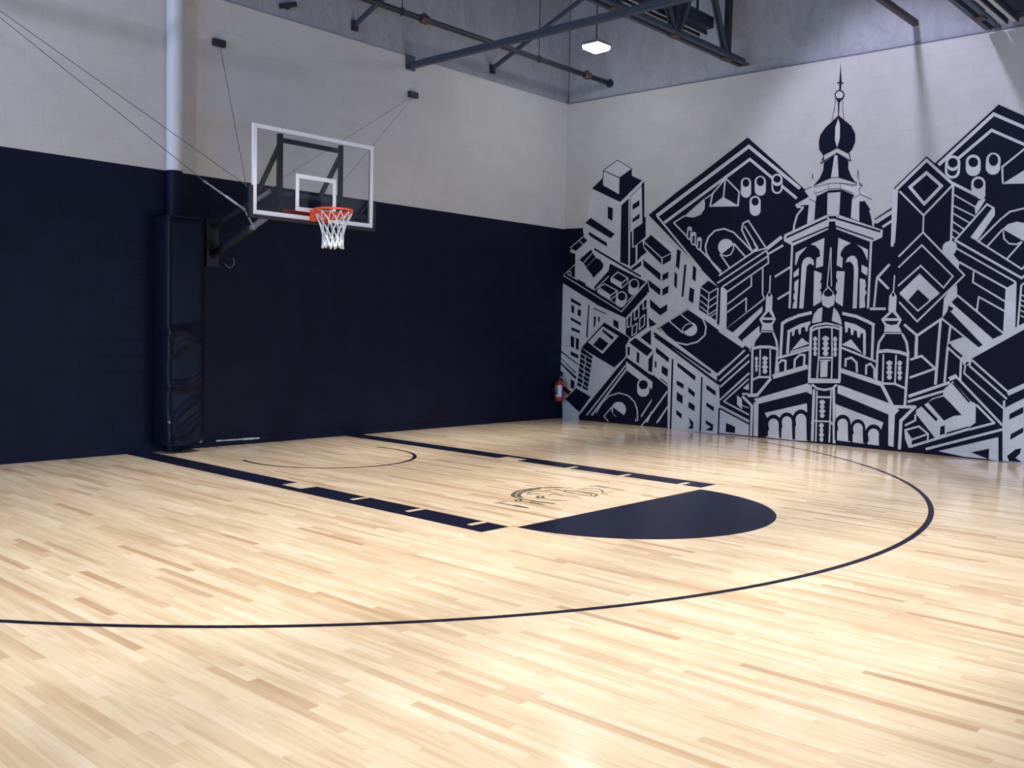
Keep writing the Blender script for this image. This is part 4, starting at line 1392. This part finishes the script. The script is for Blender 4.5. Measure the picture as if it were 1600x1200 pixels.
def ring(cx, cy, r, w, a0, a1, n):
    out = []
    for i in range(n):
        t0, t1 = (math.radians(a0 + (a1 - a0) * k / n) for k in (i, i + 1))
        out.append([(cx + (r + s) * math.cos(t), cy - (r + s) * math.sin(t)) for s, t in ((-w / 2, t0), (w / 2, t0), (w / 2, t1), (-w / 2, t1))])
    return out
n = 72
R1 = 1.45
flat('free_throw_circle', [[(-0.03 + R1 * math.cos(math.pi * i / n), -YFT - 0.055 - (R1 - 0.035) * math.sin(math.pi * i / n)) for i in range(n + 1)]],
     'court_black', 0.0012, 'solid black half circle beyond the free throw line', 'court marking')
flat('restricted_area_arc', ring(0, -1.62, 1.072, 0.05, -17, 197, 64), 'court_black', 0.0012, 'thin black arc on the floor under the basket', 'court marking')
a_l = math.degrees(math.asin(1.95 / 6.62))
flat('three_point_line', ring(-0.074, -1.9636, 6.6245, 0.052, 8, 180, 160) + [[(-6.725, -0.013), (-6.673, -0.013), (-6.673, -1.9636), (-6.725, -1.9636)]],
     'court_black', 0.0012, 'long thin black three point line curving across the maple floor', 'court marking')
LOGO = [(26, [(-0.433, -5.159), (-0.405, -5.099), (-0.359, -5.049), (-0.262, -4.982), (-0.16, -4.933), (-0.052, -4.92), (0.055, -4.922), (0.185, -4.942), (0.284, -4.99), (0.366, -5.077)]), (26, [(-0.397, -5.196), (-0.359, -5.131), (-0.307, -5.077), (-0.228, -5.028), (-0.115, -4.988), (-0.01, -4.973), (0.136, -4.966)]), (14, [(-0.571, -5.322), (-0.579, -5.284), (-0.539, -5.248), (-0.489, -5.237), (-0.482, -5.265), (-0.526, -5.305), (-0.571, -5.322)]), (16, [(-0.45, -5.214), (-0.446, -5.436), (-0.41, -5.624)]), (14, [(-0.535, -5.313), (-0.537, -5.448), (-0.529, -5.605)]), (22, [(-0.523, -5.43), (-0.52, -5.553)]), (22, [(-0.469, -5.4), (-0.407, -5.621)]), (20, [(-0.801, -5.228), (-0.771, -5.262), (-0.778, -5.396), (-0.742, -5.436), (-0.762, -5.601)]), (16, [(-0.726, -5.226), (-0.674, -5.246)]), (20, [(-0.791, -5.452), (-0.77, -5.586)]), (12, [(-0.231, -5.125), (-0.108, -5.052), (-0.013, -5.04), (0.026, -5.165)]), (12, [(-0.225, -5.154), (-0.118, -5.154), (-0.108, -5.18)]), (20, [(-0.302, -5.34), (-0.268, -5.289), (-0.202, -5.249)]), (20, [(-0.247, -5.355), (-0.232, -5.32), (-0.18, -5.29)]), (12, [(-0.282, -5.357), (-0.215, -5.572)]), (14, [(0.114, -5.067), (0.13, -5.136)]), (14, [(0.216, -5.1), (0.237, -5.182)]), (14, [(-0.066, -5.265), (0.018, -5.27), (-0.008, -5.404)]), (10, [(0.257, -5.018), (0.454, -5.171)]), (16, [(0.183, -5.306), (0.189, -5.251), (0.269, -5.216), (0.335, -5.313), (0.35, -5.488), (0.304, -5.589), (0.215, -5.63), (0.182, -5.551), (0.174, -5.387), (0.183, -5.306)]), (10, [(0.232, -5.287), (0.296, -5.37), (0.275, -5.532), (0.231, -5.573)]), (12, [(0.428, -5.246), (0.534, -5.28), (0.596, -5.395), (0.526, -5.494), (0.448, -5.539)]), (14, [(0.44, -5.298), (0.469, -5.384), (0.475, -5.48)]), (14, [(0.662, -5.229), (0.771, -5.263), (0.758, -5.382), (0.732, -5.614)]), (16, [(0.726, -5.27), (0.713, -5.388)]), (10, [(0.458, -5.539), (0.561, -5.594)]), (10, [(0.427, -5.561), (0.398, -5.648)]), (12, [(0.016, -5.253), (0.002, -5.352), (0.025, -5.609)]), (8, [(-0.305, -5.487), (-0.178, -5.622)]), (12, [(0.241, -5.101), (0.237, -5.181)]), (10, [(0.309, -5.413), (0.292, -5.519)])]
def logo():
    root = empty('floor_logo', (0, -5.2, 0), 'faint outlined lettering and arcs printed inside the key before the free throw line', 'floor logo')
    def part(name, strokes):
        m = MB()
        for w, P in strokes:
            w = w * 0.0017
            for i in range(len(P) - 1):
                a, b = Vector(P[i]), Vector(P[i + 1])
                d = (b - a)
                if d.length < 1e-4: continue
                d.normalize()
                nn = Vector((-d.y, d.x)) * w / 2
                a2 = a - d * w * 0.3
                b2 = b + d * w * 0.3
                q = [(*p, 0.0012) for p in (a2 + nn, b2 + nn, b2 - nn, a2 - nn)]
                m.poly(q[::-1])
        m.build(name, 'logo_ink', root)
    part('arc', LOGO[0:1]); part('arc', LOGO[1:2])
    for st in LOGO[2:]:
        part('letter_stroke', [st])
logo()

# ------------------------------------------------------------------ wall pad
def wall_pad():
    x0, x1, y1, z0, z1 = -1.48, -0.985, -0.36, 0.10, 2.93
    root = empty('wall_pad', ((x0 + x1) / 2, 0, z0), 'tall black vinyl pad wrapped round the column below the hoop, wrinkled low down', 'wall pad')
    m = MB()
    nx, nz = 14, 90
    rnd = random.Random(4)
    folds = [(rnd.uniform(0.05, 1.7), rnd.uniform(0.25, 0.6), rnd.uniform(0.008, 0.016), rnd.uniform(0.03, 0.06)) for _ in range(13)]
    def disp(u, z):
        d = 0
        for zc, sl, am, wd in folds:
            t = (z - zc - sl * (u - 0.5) * 0.55 - 0.05 * math.sin(u * 5 + zc * 9)) / wd
            d += 1.7 * am * math.exp(-t * t) * max(0, min(1, (1.9 - z) / 0.7))
        e = min(u, 1 - u) / 0.12
        return d * min(1, max(0, e))
    k = len(m.v)
    for i in range(nz + 1):
        z = z0 + (z1 - z0) * i / nz
        for j in range(nx + 1):
            u = j / nx
            ed = 0.03 * (1 - min(1, min(u, 1 - u) / 0.1)) ** 2 + 0.03 * (1 - min(1, min(i, nz - i) / 2)) ** 2
            m.v.append((x0 + (x1 - x0) * u, y1 + ed - disp(u, z), z))
    W = nx + 1
    for i in range(nz):
        for j in range(nx):
            a = k + i * W + j
            m.face([a, a + 1, a + W + 1, a + W])
    # sides, top and bottom back to the wall
    bk = len(m.v)
    for i in range(nz + 1):
        z = z0 + (z1 - z0) * i / nz
        m.v += [(x0, -0.001, z), (x1, -0.001, z)]
    for i in range(nz):
        m.face([bk + 2 * i, k + i * W, k + (i + 1) * W, bk + 2 * i + 2])
        m.face([k + i * W + nx, bk + 2 * i + 1, bk + 2 * i + 3, k + (i + 1) * W + nx])
    m.face([bk + 1, bk] + [k + j for j in range(W)][::1])
    m.face([bk + 2 * nz, bk + 2 * nz + 1] + [k + nz * W + j for j in range(W)][::-1])
    m.build('cover', 'black_vinyl', root, smooth=True)
    for x, z in ((x1 - 0.06, 0.17), (x1 - 0.06, 0.13), (x0 + 0.012, 0.40)):
        b = MB()
        b.tube([(x, y1 + 0.02, z), (x, y1 - 0.012, z)], 0.012, 10)
        tag(b.build('grommet', 'chrome', root), 'bright metal grommet')
wall_pad()

# ------------------------------------------------------------------ basketball hoop
YBD = -1.29
ZB0, ZB1 = 2.936, 4.005
HW = 0.914
def hoop():
    root = empty('basketball_hoop', (0, 0, 2.5), 'glass backboard with orange rim and white net held out from the black wall', 'basketball hoop')
    # glass board with its printed lines
    g = MB(); g.box(-HW + 0.01, HW - 0.01, YBD, YBD + 0.012, ZB0 + 0.01, ZB1 - 0.01)
    board = g.build('backboard', 'clear_glass', root)
    f = MB()
    w = 0.05
    y0, y1 = YBD - 0.004, YBD + 0.03
    f.box(-HW, HW, y0, y1, ZB0, ZB0 + w); f.box(-HW, HW, y0, y1, ZB1 - w, ZB1)
    f.box(-HW, -HW + w, y0, y1, ZB0 + w, ZB1 - w); f.box(HW - w, HW, y0, y1, ZB0 + w, ZB1 - w)
    tag(f.build('border_line', 'board_white', board), 'white border')
    q = MB()
    a, zb, zt, w = 0.308, 3.037, 3.492, 0.05
    y0, y1 = YBD - 0.003, YBD - 0.0005
    q.box(-a, a, y0, y1, zb, zb + w); q.box(-a, a, y0, y1, zt - w, zt); q.box(-a, -a + w, y0, y1, zb + w, zt - w); q.box(a - w, a, y0, y1, zb + w, zt - w)
    tag(q.build('target_square', 'board_white', board), 'white shooting square')
    p = MB()
    t = 0.045
    y0, y1 = YBD - 0.025, YBD + 0.05
    p.box(-HW - t, HW + t, y0, y1, ZB0 - t, ZB0 - 0.001)
    p.box(-HW - t, -HW - 0.001, y0, y1, ZB0 - 0.001, ZB0 + 0.34); p.box(HW + 0.001, HW + t, y0, y1, ZB0 - 0.001, ZB0 + 0.34)
    tag(p.build('edge_padding', 'rubber_black', board, bevel=0.015), 'black U-shaped edge padding')
    # frame behind the glass
    yf = YBD + 0.065
    for x, hw in ((-0.497, 0.031), (0.427, 0.024)):
        u = MB(); u.box(x - hw, x + hw, yf - 0.03, yf + 0.03, 3.0, 3.95); u.build('upright', 'frame_black', root, bevel=0.006)
    c = MB(); c.box(-0.46, 0.39, yf - 0.025, yf + 0.025, 3.85, 3.905); c.build('crossbar', 'frame_black', root, bevel=0.005)
    c = MB(); c.box(-0.46, 0.39, yf - 0.03, yf + 0.03, 3.20, 3.262); tag(c.build('crossbar', 'steel_blue', root, bevel=0.005), 'grey lower crossbar')
    for x in (-0.497, 0.427):
        b = MB(); b.bar((x, yf + 0.02, 3.80), (x + 0.02, -0.74, 3.30), 0.045, 0.05); b.build('brace', 'frame_black', root)
    c = MB(); c.bar((-0.50, -0.74, 3.28), (0.47, -0.74, 3.28), 0.05, 0.05); c.build('crossbar', 'frame_black', root)
    # wall plate and the two parallel arms
    for sg, x0 in ((-1, -0.70),):
        pl = MB(); pl.box(x0 - 0.09, x0 + 0.09, -0.05, -0.0005, 2.35, 2.98); pl.build('wall_plate', 'frame_black', root, bevel=0.008)
        for z0, z1, r in ((2.50, 3.04, 0.052), (2.86, 3.32, 0.035)):
            xe = -0.497 if sg < 0 else 0.427
            A, B = Vector((x0, -0.04, z0)), Vector((xe, yf + 0.03, z1))
            am = MB(); dv = B - A; am.tube([A, A + dv * 0.58, A + dv * 0.60, B], [r, r, r * 0.55, r * 0.55], 14); arm = am.build('support_arm', 'frame_black', root, smooth=False)
            if sg < 0:
                s = MB()
                a0, a1 = (0.61, 0.84) if z0 < 2.6 else (0.64, 0.90)
                d = B - A
                s.tube([A + d * a0, A + d * a1], r * 0.55 + 0.004, 14)
                n_r = 6
                for k in range(n_r):
                    t = a0 + (a1 - a0) * (k + 0.5) / n_r
                    s.tube([A + d * (t - 0.008), A + d * (t + 0.008)], r * 0.55 + 0.011, 14)
                tag(s.build('adjuster_sleeve', 'chrome', arm, smooth=False), 'silver ribbed sleeve on the arm')
    # release handle loop hanging under the lower arm
    l = MB()
    l.tube([(-0.60 + 0.07 * math.cos(t), -0.28, 2.42 + 0.075 * math.sin(t)) for t in [math.radians(200 + 200 * i / 14) for i in range(15)]], 0.006, 6)
    l.build('pull_ring', 'cable', root)
    # rim
    zr, yr, rr = 3.05, YBD - 0.354, 0.2345
    rg = MB()
    rg.tube([(rr * math.cos(2 * math.pi * i / 48), yr + rr * math.sin(2 * math.pi * i / 48), zr) for i in range(48)], 0.0125, 10, closed=True)
    rim = rg.build('rim', 'rim_orange', root, smooth=True)
    # curved brace plate below the ring on the board side
    pl = MB()
    N = 28
    rows = []
    for i in range(N + 1):
        t = math.radians(2 + 176 * i / N)
        zlow = zr - 0.028 - 0.075 * math.sin(math.radians(180 * i / N)) ** 0.3
        rows.append([(r * math.cos(t), yr + r * math.sin(t), z) for r, z in ((rr - 0.004, zr), (rr + 0.006, zr), (rr + 0.006, zlow), (rr - 0.004, zlow))])
    k = len(pl.v)
    for r in rows: pl.v += r
    for i in range(N):
        for j in range(4):
            pl.face([k + 4 * i + j, k + 4 * i + (j + 1) % 4, k + 4 * i + 4 + (j + 1) % 4, k + 4 * i + 4 + j])
    pl.face([k, k + 1, k + 2, k + 3]); pl.face([k + 4 * N + 3, k + 4 * N + 2, k + 4 * N + 1, k + 4 * N])
    pl.build('brace_plate', 'rim_orange', rim)
    br = MB()
    br.box(-0.10, 0.10, YBD - 0.013, YBD - 0.005, zr - 0.155, zr + 0.02)
    br.box(-0.085, -0.07, yr + rr - 0.03, YBD - 0.012, zr - 0.13, zr + 0.006); br.box(0.07, 0.085, yr + rr - 0.03, YBD - 0.012, zr - 0.13, zr + 0.006)
    br.box(-0.085, 0.085, yr + rr - 0.005, YBD - 0.012, zr - 0.004, zr + 0.006)
    br.box(-0.085, 0.085, yr + rr + 0.004, yr + rr + 0.012, zr - 0.13, zr - 0.004)
    br.build('mounting_bracket', 'rim_orange', rim, bevel=0.003)
    mb = MB(); mb.box(-0.46, 0.39, yf - 0.02, yf + 0.02, 3.005, 3.05); tag(mb.build('mounting_bar', 'ext_red', rim), 'dark red bar behind the glass')
    for i in range(12):
        t = 2 * math.pi * (i + 0.5) / 12
        h = MB()
        c = Vector((rr * math.cos(t), yr + rr * math.sin(t), zr - 0.014))
        tg = Vector((-math.sin(t), math.cos(t), 0))
        h.tube([c + tg * 0.012 * math.cos(a) + Vector((0, 0, -0.012 * math.sin(a))) for a in [math.pi * j / 6 for j in range(7)]], 0.003, 5)
        h.build('net_hook', 'rim_orange', rim)
    # net
    nt = MB()
    def prof(t):
        pts = ((0, 0.232), (0.2, 0.192), (0.4, 0.152), (0.55, 0.134), (0.75, 0.122), (0.9, 0.118), (1, 0.126))
        for (a, ra), (b, rb) in zip(pts, pts[1:]):
            if t <= b: return ra + (rb - ra) * (t - a) / (b - a)
        return pts[-1][1]
    L = 0.43
    for i in range(12):
        th = 2 * math.pi * (i + 0.5) / 12
        for sg in (-1, 1):
            pts = []; rad = []
            for k in range(23):
                t = k / 22
                tw = sg * math.radians(58) * t
                drift = math.radians(22) * t
                r = prof(t) + 0.003 * sg
                pts.append((r * math.cos(th + tw + drift), yr + r * math.sin(th + tw + drift), zr - 0.026 - L * t + 0.012 * math.sin(i * 2.1) * t))
                rad.append(0.005 if t < 0.6 else 0.005 + 0.0085 * min(1, (t - 0.6) / 0.35))
            nt.tube(pts, rad, 6)
    nt.build('net', 'net_white', root, smooth=True)
hoop()

# ------------------------------------------------------------------ guy cables and their wall anchors
def guy(anchor, ends, label, chain=None, r=0.0042):
    ax, az = anchor
    root = empty('guy_cable', (ax, 0, az), label, 'cable', 'steel guy cables bracing the hoop')
    b = MB(); b.box(ax - 0.085, ax + 0.085, -0.07, -0.0005, az - 0.045, az + 0.045); b.build('anchor_bracket', 'bracket_black', root, bevel=0.008)
    for e in ends:
        c = MB(); c.tube([(ax, -0.05, az - 0.02), e], r, 6); c.build('cable', 'cable', root)
    if chain:
        c = MB()
        for k in range(len(chain) - 1):
            P, Q = Vector(chain[k]), Vector(chain[k + 1])
            n = max(2, int((Q - P).length / 0.05))
            for i in range(n):
                a, b2 = P + (Q - P) * (i / n), P + (Q - P) * ((i + 1) / n)
                md, d = (a + b2) / 2, (b2 - a)
                o1 = d.orthogonal().normalized() if i % 2 else d.cross(d.orthogonal()).normalized()
                hl = d.length * 0.62
                dn = d.normalized()
                c.tube([md + dn * hl * math.cos(t) + o1 * 0.010 * math.sin(t) for t in [2 * math.pi * j / 10 for j in range(10)]], 0.0038, 5, closed=True)
        tag(c.build('chain', 'chain_grey', root), 'pale grey chain and turnbuckle at its lower end')
        T = MB()
        P, Q = Vector(chain[0]), Vector(chain[1])
        T.tube([P + (Q - P) * 0.50, P + (Q - P) * 0.55, P + (Q - P) * 0.80, P + (Q - P) * 0.86], [0.006, 0.014, 0.014, 0.006], 8)
        T.build('turnbuckle', 'chain_grey', root, smooth=True)
guy((-0.62, 5.22), [(-0.955, YBD + 0.07, 3.25)], 'steel cable dropping from the wall bracket above the board to its left edge')
guy((2.72, 5.21), [(-0.46, YBD + 0.07, 3.42), (0.427, YBD + 0.07, 3.45)], 'pair of thin cables from the wall bracket right of the hoop', r=0.0026)
guy((-3.96, 5.30), [(-0.955, YBD + 0.07, 3.27), (-1.39, -1.0, 3.289)],
    'two long cables slanting from upper left to the hoop, one ending in a chain', chain=[(-1.39, -1.0, 3.289), (-0.965, -1.19, 2.99), (-0.60, -0.86, 2.80)])

# ------------------------------------------------------------------ fire extinguisher in the far corner
def extinguisher():
    x, y, z = 6.36, -0.12, 0.33
    root = empty('fire_extinguisher', (x, y, z), 'red fire extinguisher with a pale label hung low in the far corner', 'fire extinguisher')
    m = MB(); m.lathe([(0.055, 0), (0.075, 0.012), (0.078, 0.05), (0.078, 0.31), (0.065, 0.355), (0.03, 0.375), (0.022, 0.39)], (x, y, z), 20)
    body = m.build('cylinder_body', 'ext_red', root, smooth=True)
    m = MB()
    n = 12
    k = len(m.v)
    for i in range(n + 1):
        t = math.radians(170 + 85 * i / n)
        for zz in (0.09, 0.30):
            m.v.append((x + 0.080 * math.cos(t), y + 0.080 * math.sin(t), z + zz))
    for i in range(n):
        m.face([k + 2 * i, k + 2 * i + 2, k + 2 * i + 3, k + 2 * i + 1])
    tag(m.build('label_panel', 'label_white', body), 'pale grey label')
    m = MB(); m.tube([(x, y, z + 0.385), (x, y, z + 0.43)], 0.02, 10); m.bar((x - 0.02, y, z + 0.435), (x + 0.08, y - 0.02, z + 0.455), 0.02, 0.012); m.bar((x - 0.02, y, z + 0.42), (x + 0.075, y - 0.02, z + 0.412), 0.02, 0.01)
    m.build('valve_handle', 'bracket_black', root)
    m = MB(); m.tube([(x - 0.02, y - 0.01, z + 0.42), (x - 0.075, y - 0.03, z + 0.41), (x - 0.098, y - 0.03, z + 0.33), (x - 0.095, y - 0.02, z + 0.12)], [0.009, 0.009, 0.009, 0.012], 8)
    m.build('hose', 'bracket_black', root, smooth=True)
    m = MB(); m.box(x - 0.05, x + 0.05, -0.0455, -0.0005, z + 0.18, z + 0.24); m.build('wall_hook', 'bracket_black', root)
extinguisher()

# pale uneven strip low on the black wall beside the pad
m = MB()
rnd = random.Random(2)
for i in range(16):
    x = -0.62 + 0.66 * i / 16
    h = 0.010 + 0.009 * rnd.random() + (0.012 if 9 < i < 14 else 0)
    m.box(x, x + 0.66 / 16 * 0.93, -0.021, -0.0125, 0.077 - h / 2 - 0.0005 * i, 0.077 + h / 2 - 0.0005 * i)
tag(m.build('pale_strip', 'strip_grey', bevel=0.002), 'short pale strip at the foot of the black wall beside the pad', 'strip')

# ------------------------------------------------------------------ roof steel
def truss(y, label, x_end=XC, zb=5.905):
    root = empty('roof_truss', (x_end, y, 5.9), label, 'roof truss', 'steel roof trusses ending on the mural wall')
    x_w = XW
    zt = zb + 1.445
    for s in (-1, 1):
        m = MB()
        m.bar((x_w, y + s * 0.055, zb), (x_end, y + s * 0.055, zb), 0.085, 0.03); m.bar((x_w, y + s * 0.02, zb + 0.04), (x_end, y + s * 0.02, zb + 0.04), 0.02, 0.11)
        m.build('bottom_chord', 'steel_blue', root)
    m = MB(); m.bar((x_w, y, zt), (x_end, y, zt), 0.2, 0.12); m.build('top_chord', 'steel_blue', root)
    x = 6.02
    first = True
    while x > x_w + 1.5:
        v = MB(); v.bar((x, y, zb + 0.03), (x, y, zt - 0.05), 0.10, 0.085); v.build('web_post', 'steel_dark', root)
        dgl = MB()
        dgl.bar((x - 0.06, y - 0.03, zb + 0.05), (x - 0.74, y - 0.03, zt - 0.06), 0.03, 0.06); dgl.bar((x - 0.06, y + 0.03, zb + 0.05), (x - 0.74, y + 0.03, zt - 0.06), 0.03, 0.06)
        dgl.build('web_diagonal', 'steel_blue', root)
        xn = x - 1.47
        dgl = MB(); dgl.bar((xn + 0.06, y - 0.035, zb + 0.05), (x - 0.76, y - 0.035, zt - 0.06), 0.03, 0.06); dgl.bar((xn + 0.06, y + 0.035, zb + 0.05), (x - 0.76, y + 0.035, zt - 0.06), 0.03, 0.06)
        dgl.build('web_diagonal', 'steel_blue', root)
        b = MB(); b.box(x - 0.10, x + 0.06, y - 0.07, y + 0.07, zb - 0.035, zb - 0.0155); tag(b.build('splice_plate', 'rust', root), 'rust brown plate under the chord')
        x = xn
    return root
truss(-3.575, 'dark blue steel truss meeting the mural wall left of the painted tower')
truss(-7.25, 'dark steel truss at the upper right corner of the view', 6.60, 5.80)
# long dark box beam and pale rail carried beside each truss, stopping short of the wall
def box_beam(y0, y1, z0, x1, yr, zr, x2, label):
    root = empty('box_beam', (x1, (y0 + y1) / 2, z0), label, 'roof beam', 'dark box beams beside the trusses')
    m = MB(); m.box(XW, x1, y0, y1, z0, z0 + 0.17); m.build('beam_body', 'steel_dark', root, bevel=0.01)
    for k in (0, 1):
        yy = yr + (0.0 if k == 0 else 0.13) * (1 if y0 > yr - 0.2 else -1)
        m = MB(); m.box(XW, x2, yy - 0.03, yy + 0.03, zr, zr + 0.025); tag(m.build('rail', 'light_strip', root), 'pale rail')
        m = MB(); m.box(XW, x2, yy - 0.055, yy - 0.035, zr - 0.02, zr + 0.04); m.build('rail', 'steel_dark', root)
    k = x1 - 0.3
    ym = (y0 + y1) / 2
    for i in range(6):
        h = MB(); h.bar((k, ym, z0 + 0.17), (k, ym, ZR - 0.001), 0.03, 0.03)
        h.bar((k, min(y0, yr) - 0.03, zr + 0.033), (k, max(y1, yr), zr + 0.033), 0.03, 0.016); h.bar((k, ym, zr + 0.033), (k, ym, z0 + 0.01), 0.02, 0.02)
        h.build('hanger_rod', 'steel_dark', root)
        k -= 3.0
box_beam(-3.44, -3.20, 6.33, 5.83, -3.40, 6.20, 5.62, 'dark box beam behind the blue truss left of the painted tower')
box_beam(-7.66, -7.44, 5.88, 6.62, -7.39, 5.83, 6.55, 'dark box beam beside the truss in the upper right corner')

def strut():
    m = MB()
    m.box(2.63, 2.71, YB, 0.025, 5.60, 5.69)
    root = tag(m.build('roof_strut', 'steel_blue', loc=(2.67, 0, 5.6)), 'long blue-grey steel strut crossing from the hoop wall under the trusses', 'roof strut')
    p = MB(); p.box(2.58, 2.76, -0.03, 0.028, 5.58, 5.80); p.build('end_plate', 'steel_blue', root)
strut()
def knee(x, label):
    m = MB(); m.bar((x, 0.03, 5.99), (x, -3.3, 7.32), 0.045, 0.06)
    r = tag(m.build('knee_brace', 'steel_blue', loc=(x, 0, 5.99)), label, 'roof brace', 'knee braces on the hoop wall')
    p = MB(); p.box(x - 0.05, x + 0.05, -0.02, 0.028, 5.92, 6.06); p.build('foot_plate', 'steel_dark', r)
knee(4.52, 'slanting brace rising from the grey upper wall above the corner')
knee(1.60, 'faint slanting brace rising from the grey upper wall above the hoop')
def pipe():
    yp, zp = -0.92, 6.03
    xe = mw(0.92, 0).x
    root = empty('sprinkler_pipe', (xe, yp, zp), 'dark sprinkler pipe hung along the hoop wall under the roof', 'pipe')
    m = MB(); m.tube([(XW, yp, zp), (xe + 0.03, yp, zp)], 0.042, 14); m.build('pipe_run', 'pipe_dark', root, smooth=True)
    for x in (5.92, 2.12, -1.7):
        c = MB(); c.tube([(x - 0.075, yp, zp), (x - 0.05, yp, zp), (x + 0.05, yp, zp), (x + 0.075, yp, zp)], [0.05, 0.066, 0.066, 0.05], 14)
        c.box(x - 0.03, x + 0.03, yp - 0.02, yp + 0.02, zp + 0.05, zp + 0.085)
        tag(c.build('coupling', 'rust', root), 'rust brown pipe coupling')
    for x in (4.64, 1.70, -1.4):
        h = MB(); h.tube([(x, yp, zp + 0.05), (x, yp, ZR - 0.001)], 0.009, 6)
        h.tube([(x, yp + 0.052 * math.cos(t), zp + 0.052 * math.sin(t)) for t in [2 * math.pi * j / 14 for j in range(14)]], 0.008, 6, closed=True)
        h.build('hanger_rod', 'pipe_dark', root)
    e = MB(); e.tube([(xe + 0.005, yp, zp), (xe + 0.029, yp, zp)], 0.075, 14); e.build('wall_flange', 'pipe_dark', root)
pipe()
def joist():
    s = 6.19
    p = mw(s, 6.07)
    m = MB(); m.bar((XW, p.y, 6.09), (p.x + 0.03, p.y, 6.09), 0.075, 0.075)
    r = tag(m.build('roof_joist', 'joist_brown', loc=(p.x, p.y, 6.04)), 'brown roof joist ending on the grey upper wall right of the painted spire', 'roof joist')
joist()
# small dark fixture on the grey upper wall above the hoop
m = MB(); m.bar((0.32, 0.02, 5.94), (0.56, -0.03, 6.02), 0.05, 0.06); m.box(0.42, 0.46, -0.02, 0.029, 5.93, 6.0)
tag(m.build('wall_bracket', 'bracket_black', loc=(0.45, 0, 5.97)), 'small dark bracket on the grey upper wall at the top left', 'bracket')

# ------------------------------------------------------------------ high-bay lamp in view
def highbay(x, y, z):
    root = empty('high_bay_lamp', (x, y, z), 'glowing square high-bay lamp hanging under the roof near the far corner', 'ceiling lamp')
    m = MB()
    a, b = 0.158, 0.11
    k = len(m.v)
    for h, zz in ((a, z), (a, z + 0.03), (b, z + 0.075)):
        m.v += [(x - h, y - h, zz), (x + h, y - h, zz), (x + h, y + h, zz), (x - h, y + h, zz)]
    for i in range(2):
        for j in range(4):
            m.face([k + 4 * i + j, k + 4 * i + (j + 1) % 4, k + 4 * i + 4 + (j + 1) % 4, k + 4 * i + 4 + j])
    m.face([k + 8, k + 9, k + 10, k + 11]); m.face([k + 3, k + 2, k + 1, k])
    m.build('lamp_housing', 'lamp_housing', root)
    m = MB()
    k = len(m.v)
    for h, zz in ((0.153, z - 0.001), (0.14, z - 0.05), (0.09, z - 0.075)):
        m.v += [(x - h, y - h, zz), (x + h, y - h, zz), (x + h, y + h, zz), (x - h, y + h, zz)]
    for i in range(2):
        for j in range(4):
            m.face([k + 4 * i + 4 + j, k + 4 * i + 4 + (j + 1) % 4, k + 4 * i + (j + 1) % 4, k + 4 * i + j])
    m.face([k + 11, k + 10, k + 9, k + 8])
    tag(m.build('diffuser', 'lamp_glow', root), 'white glowing lens')
    m = MB(); m.tube([(x, y, z + 0.075), (x, y, ZR - 0.001)], 0.012, 6); m.build('hanger_rod', 'steel_dark', root)
highbay(4.92, -1.87, 6.13)
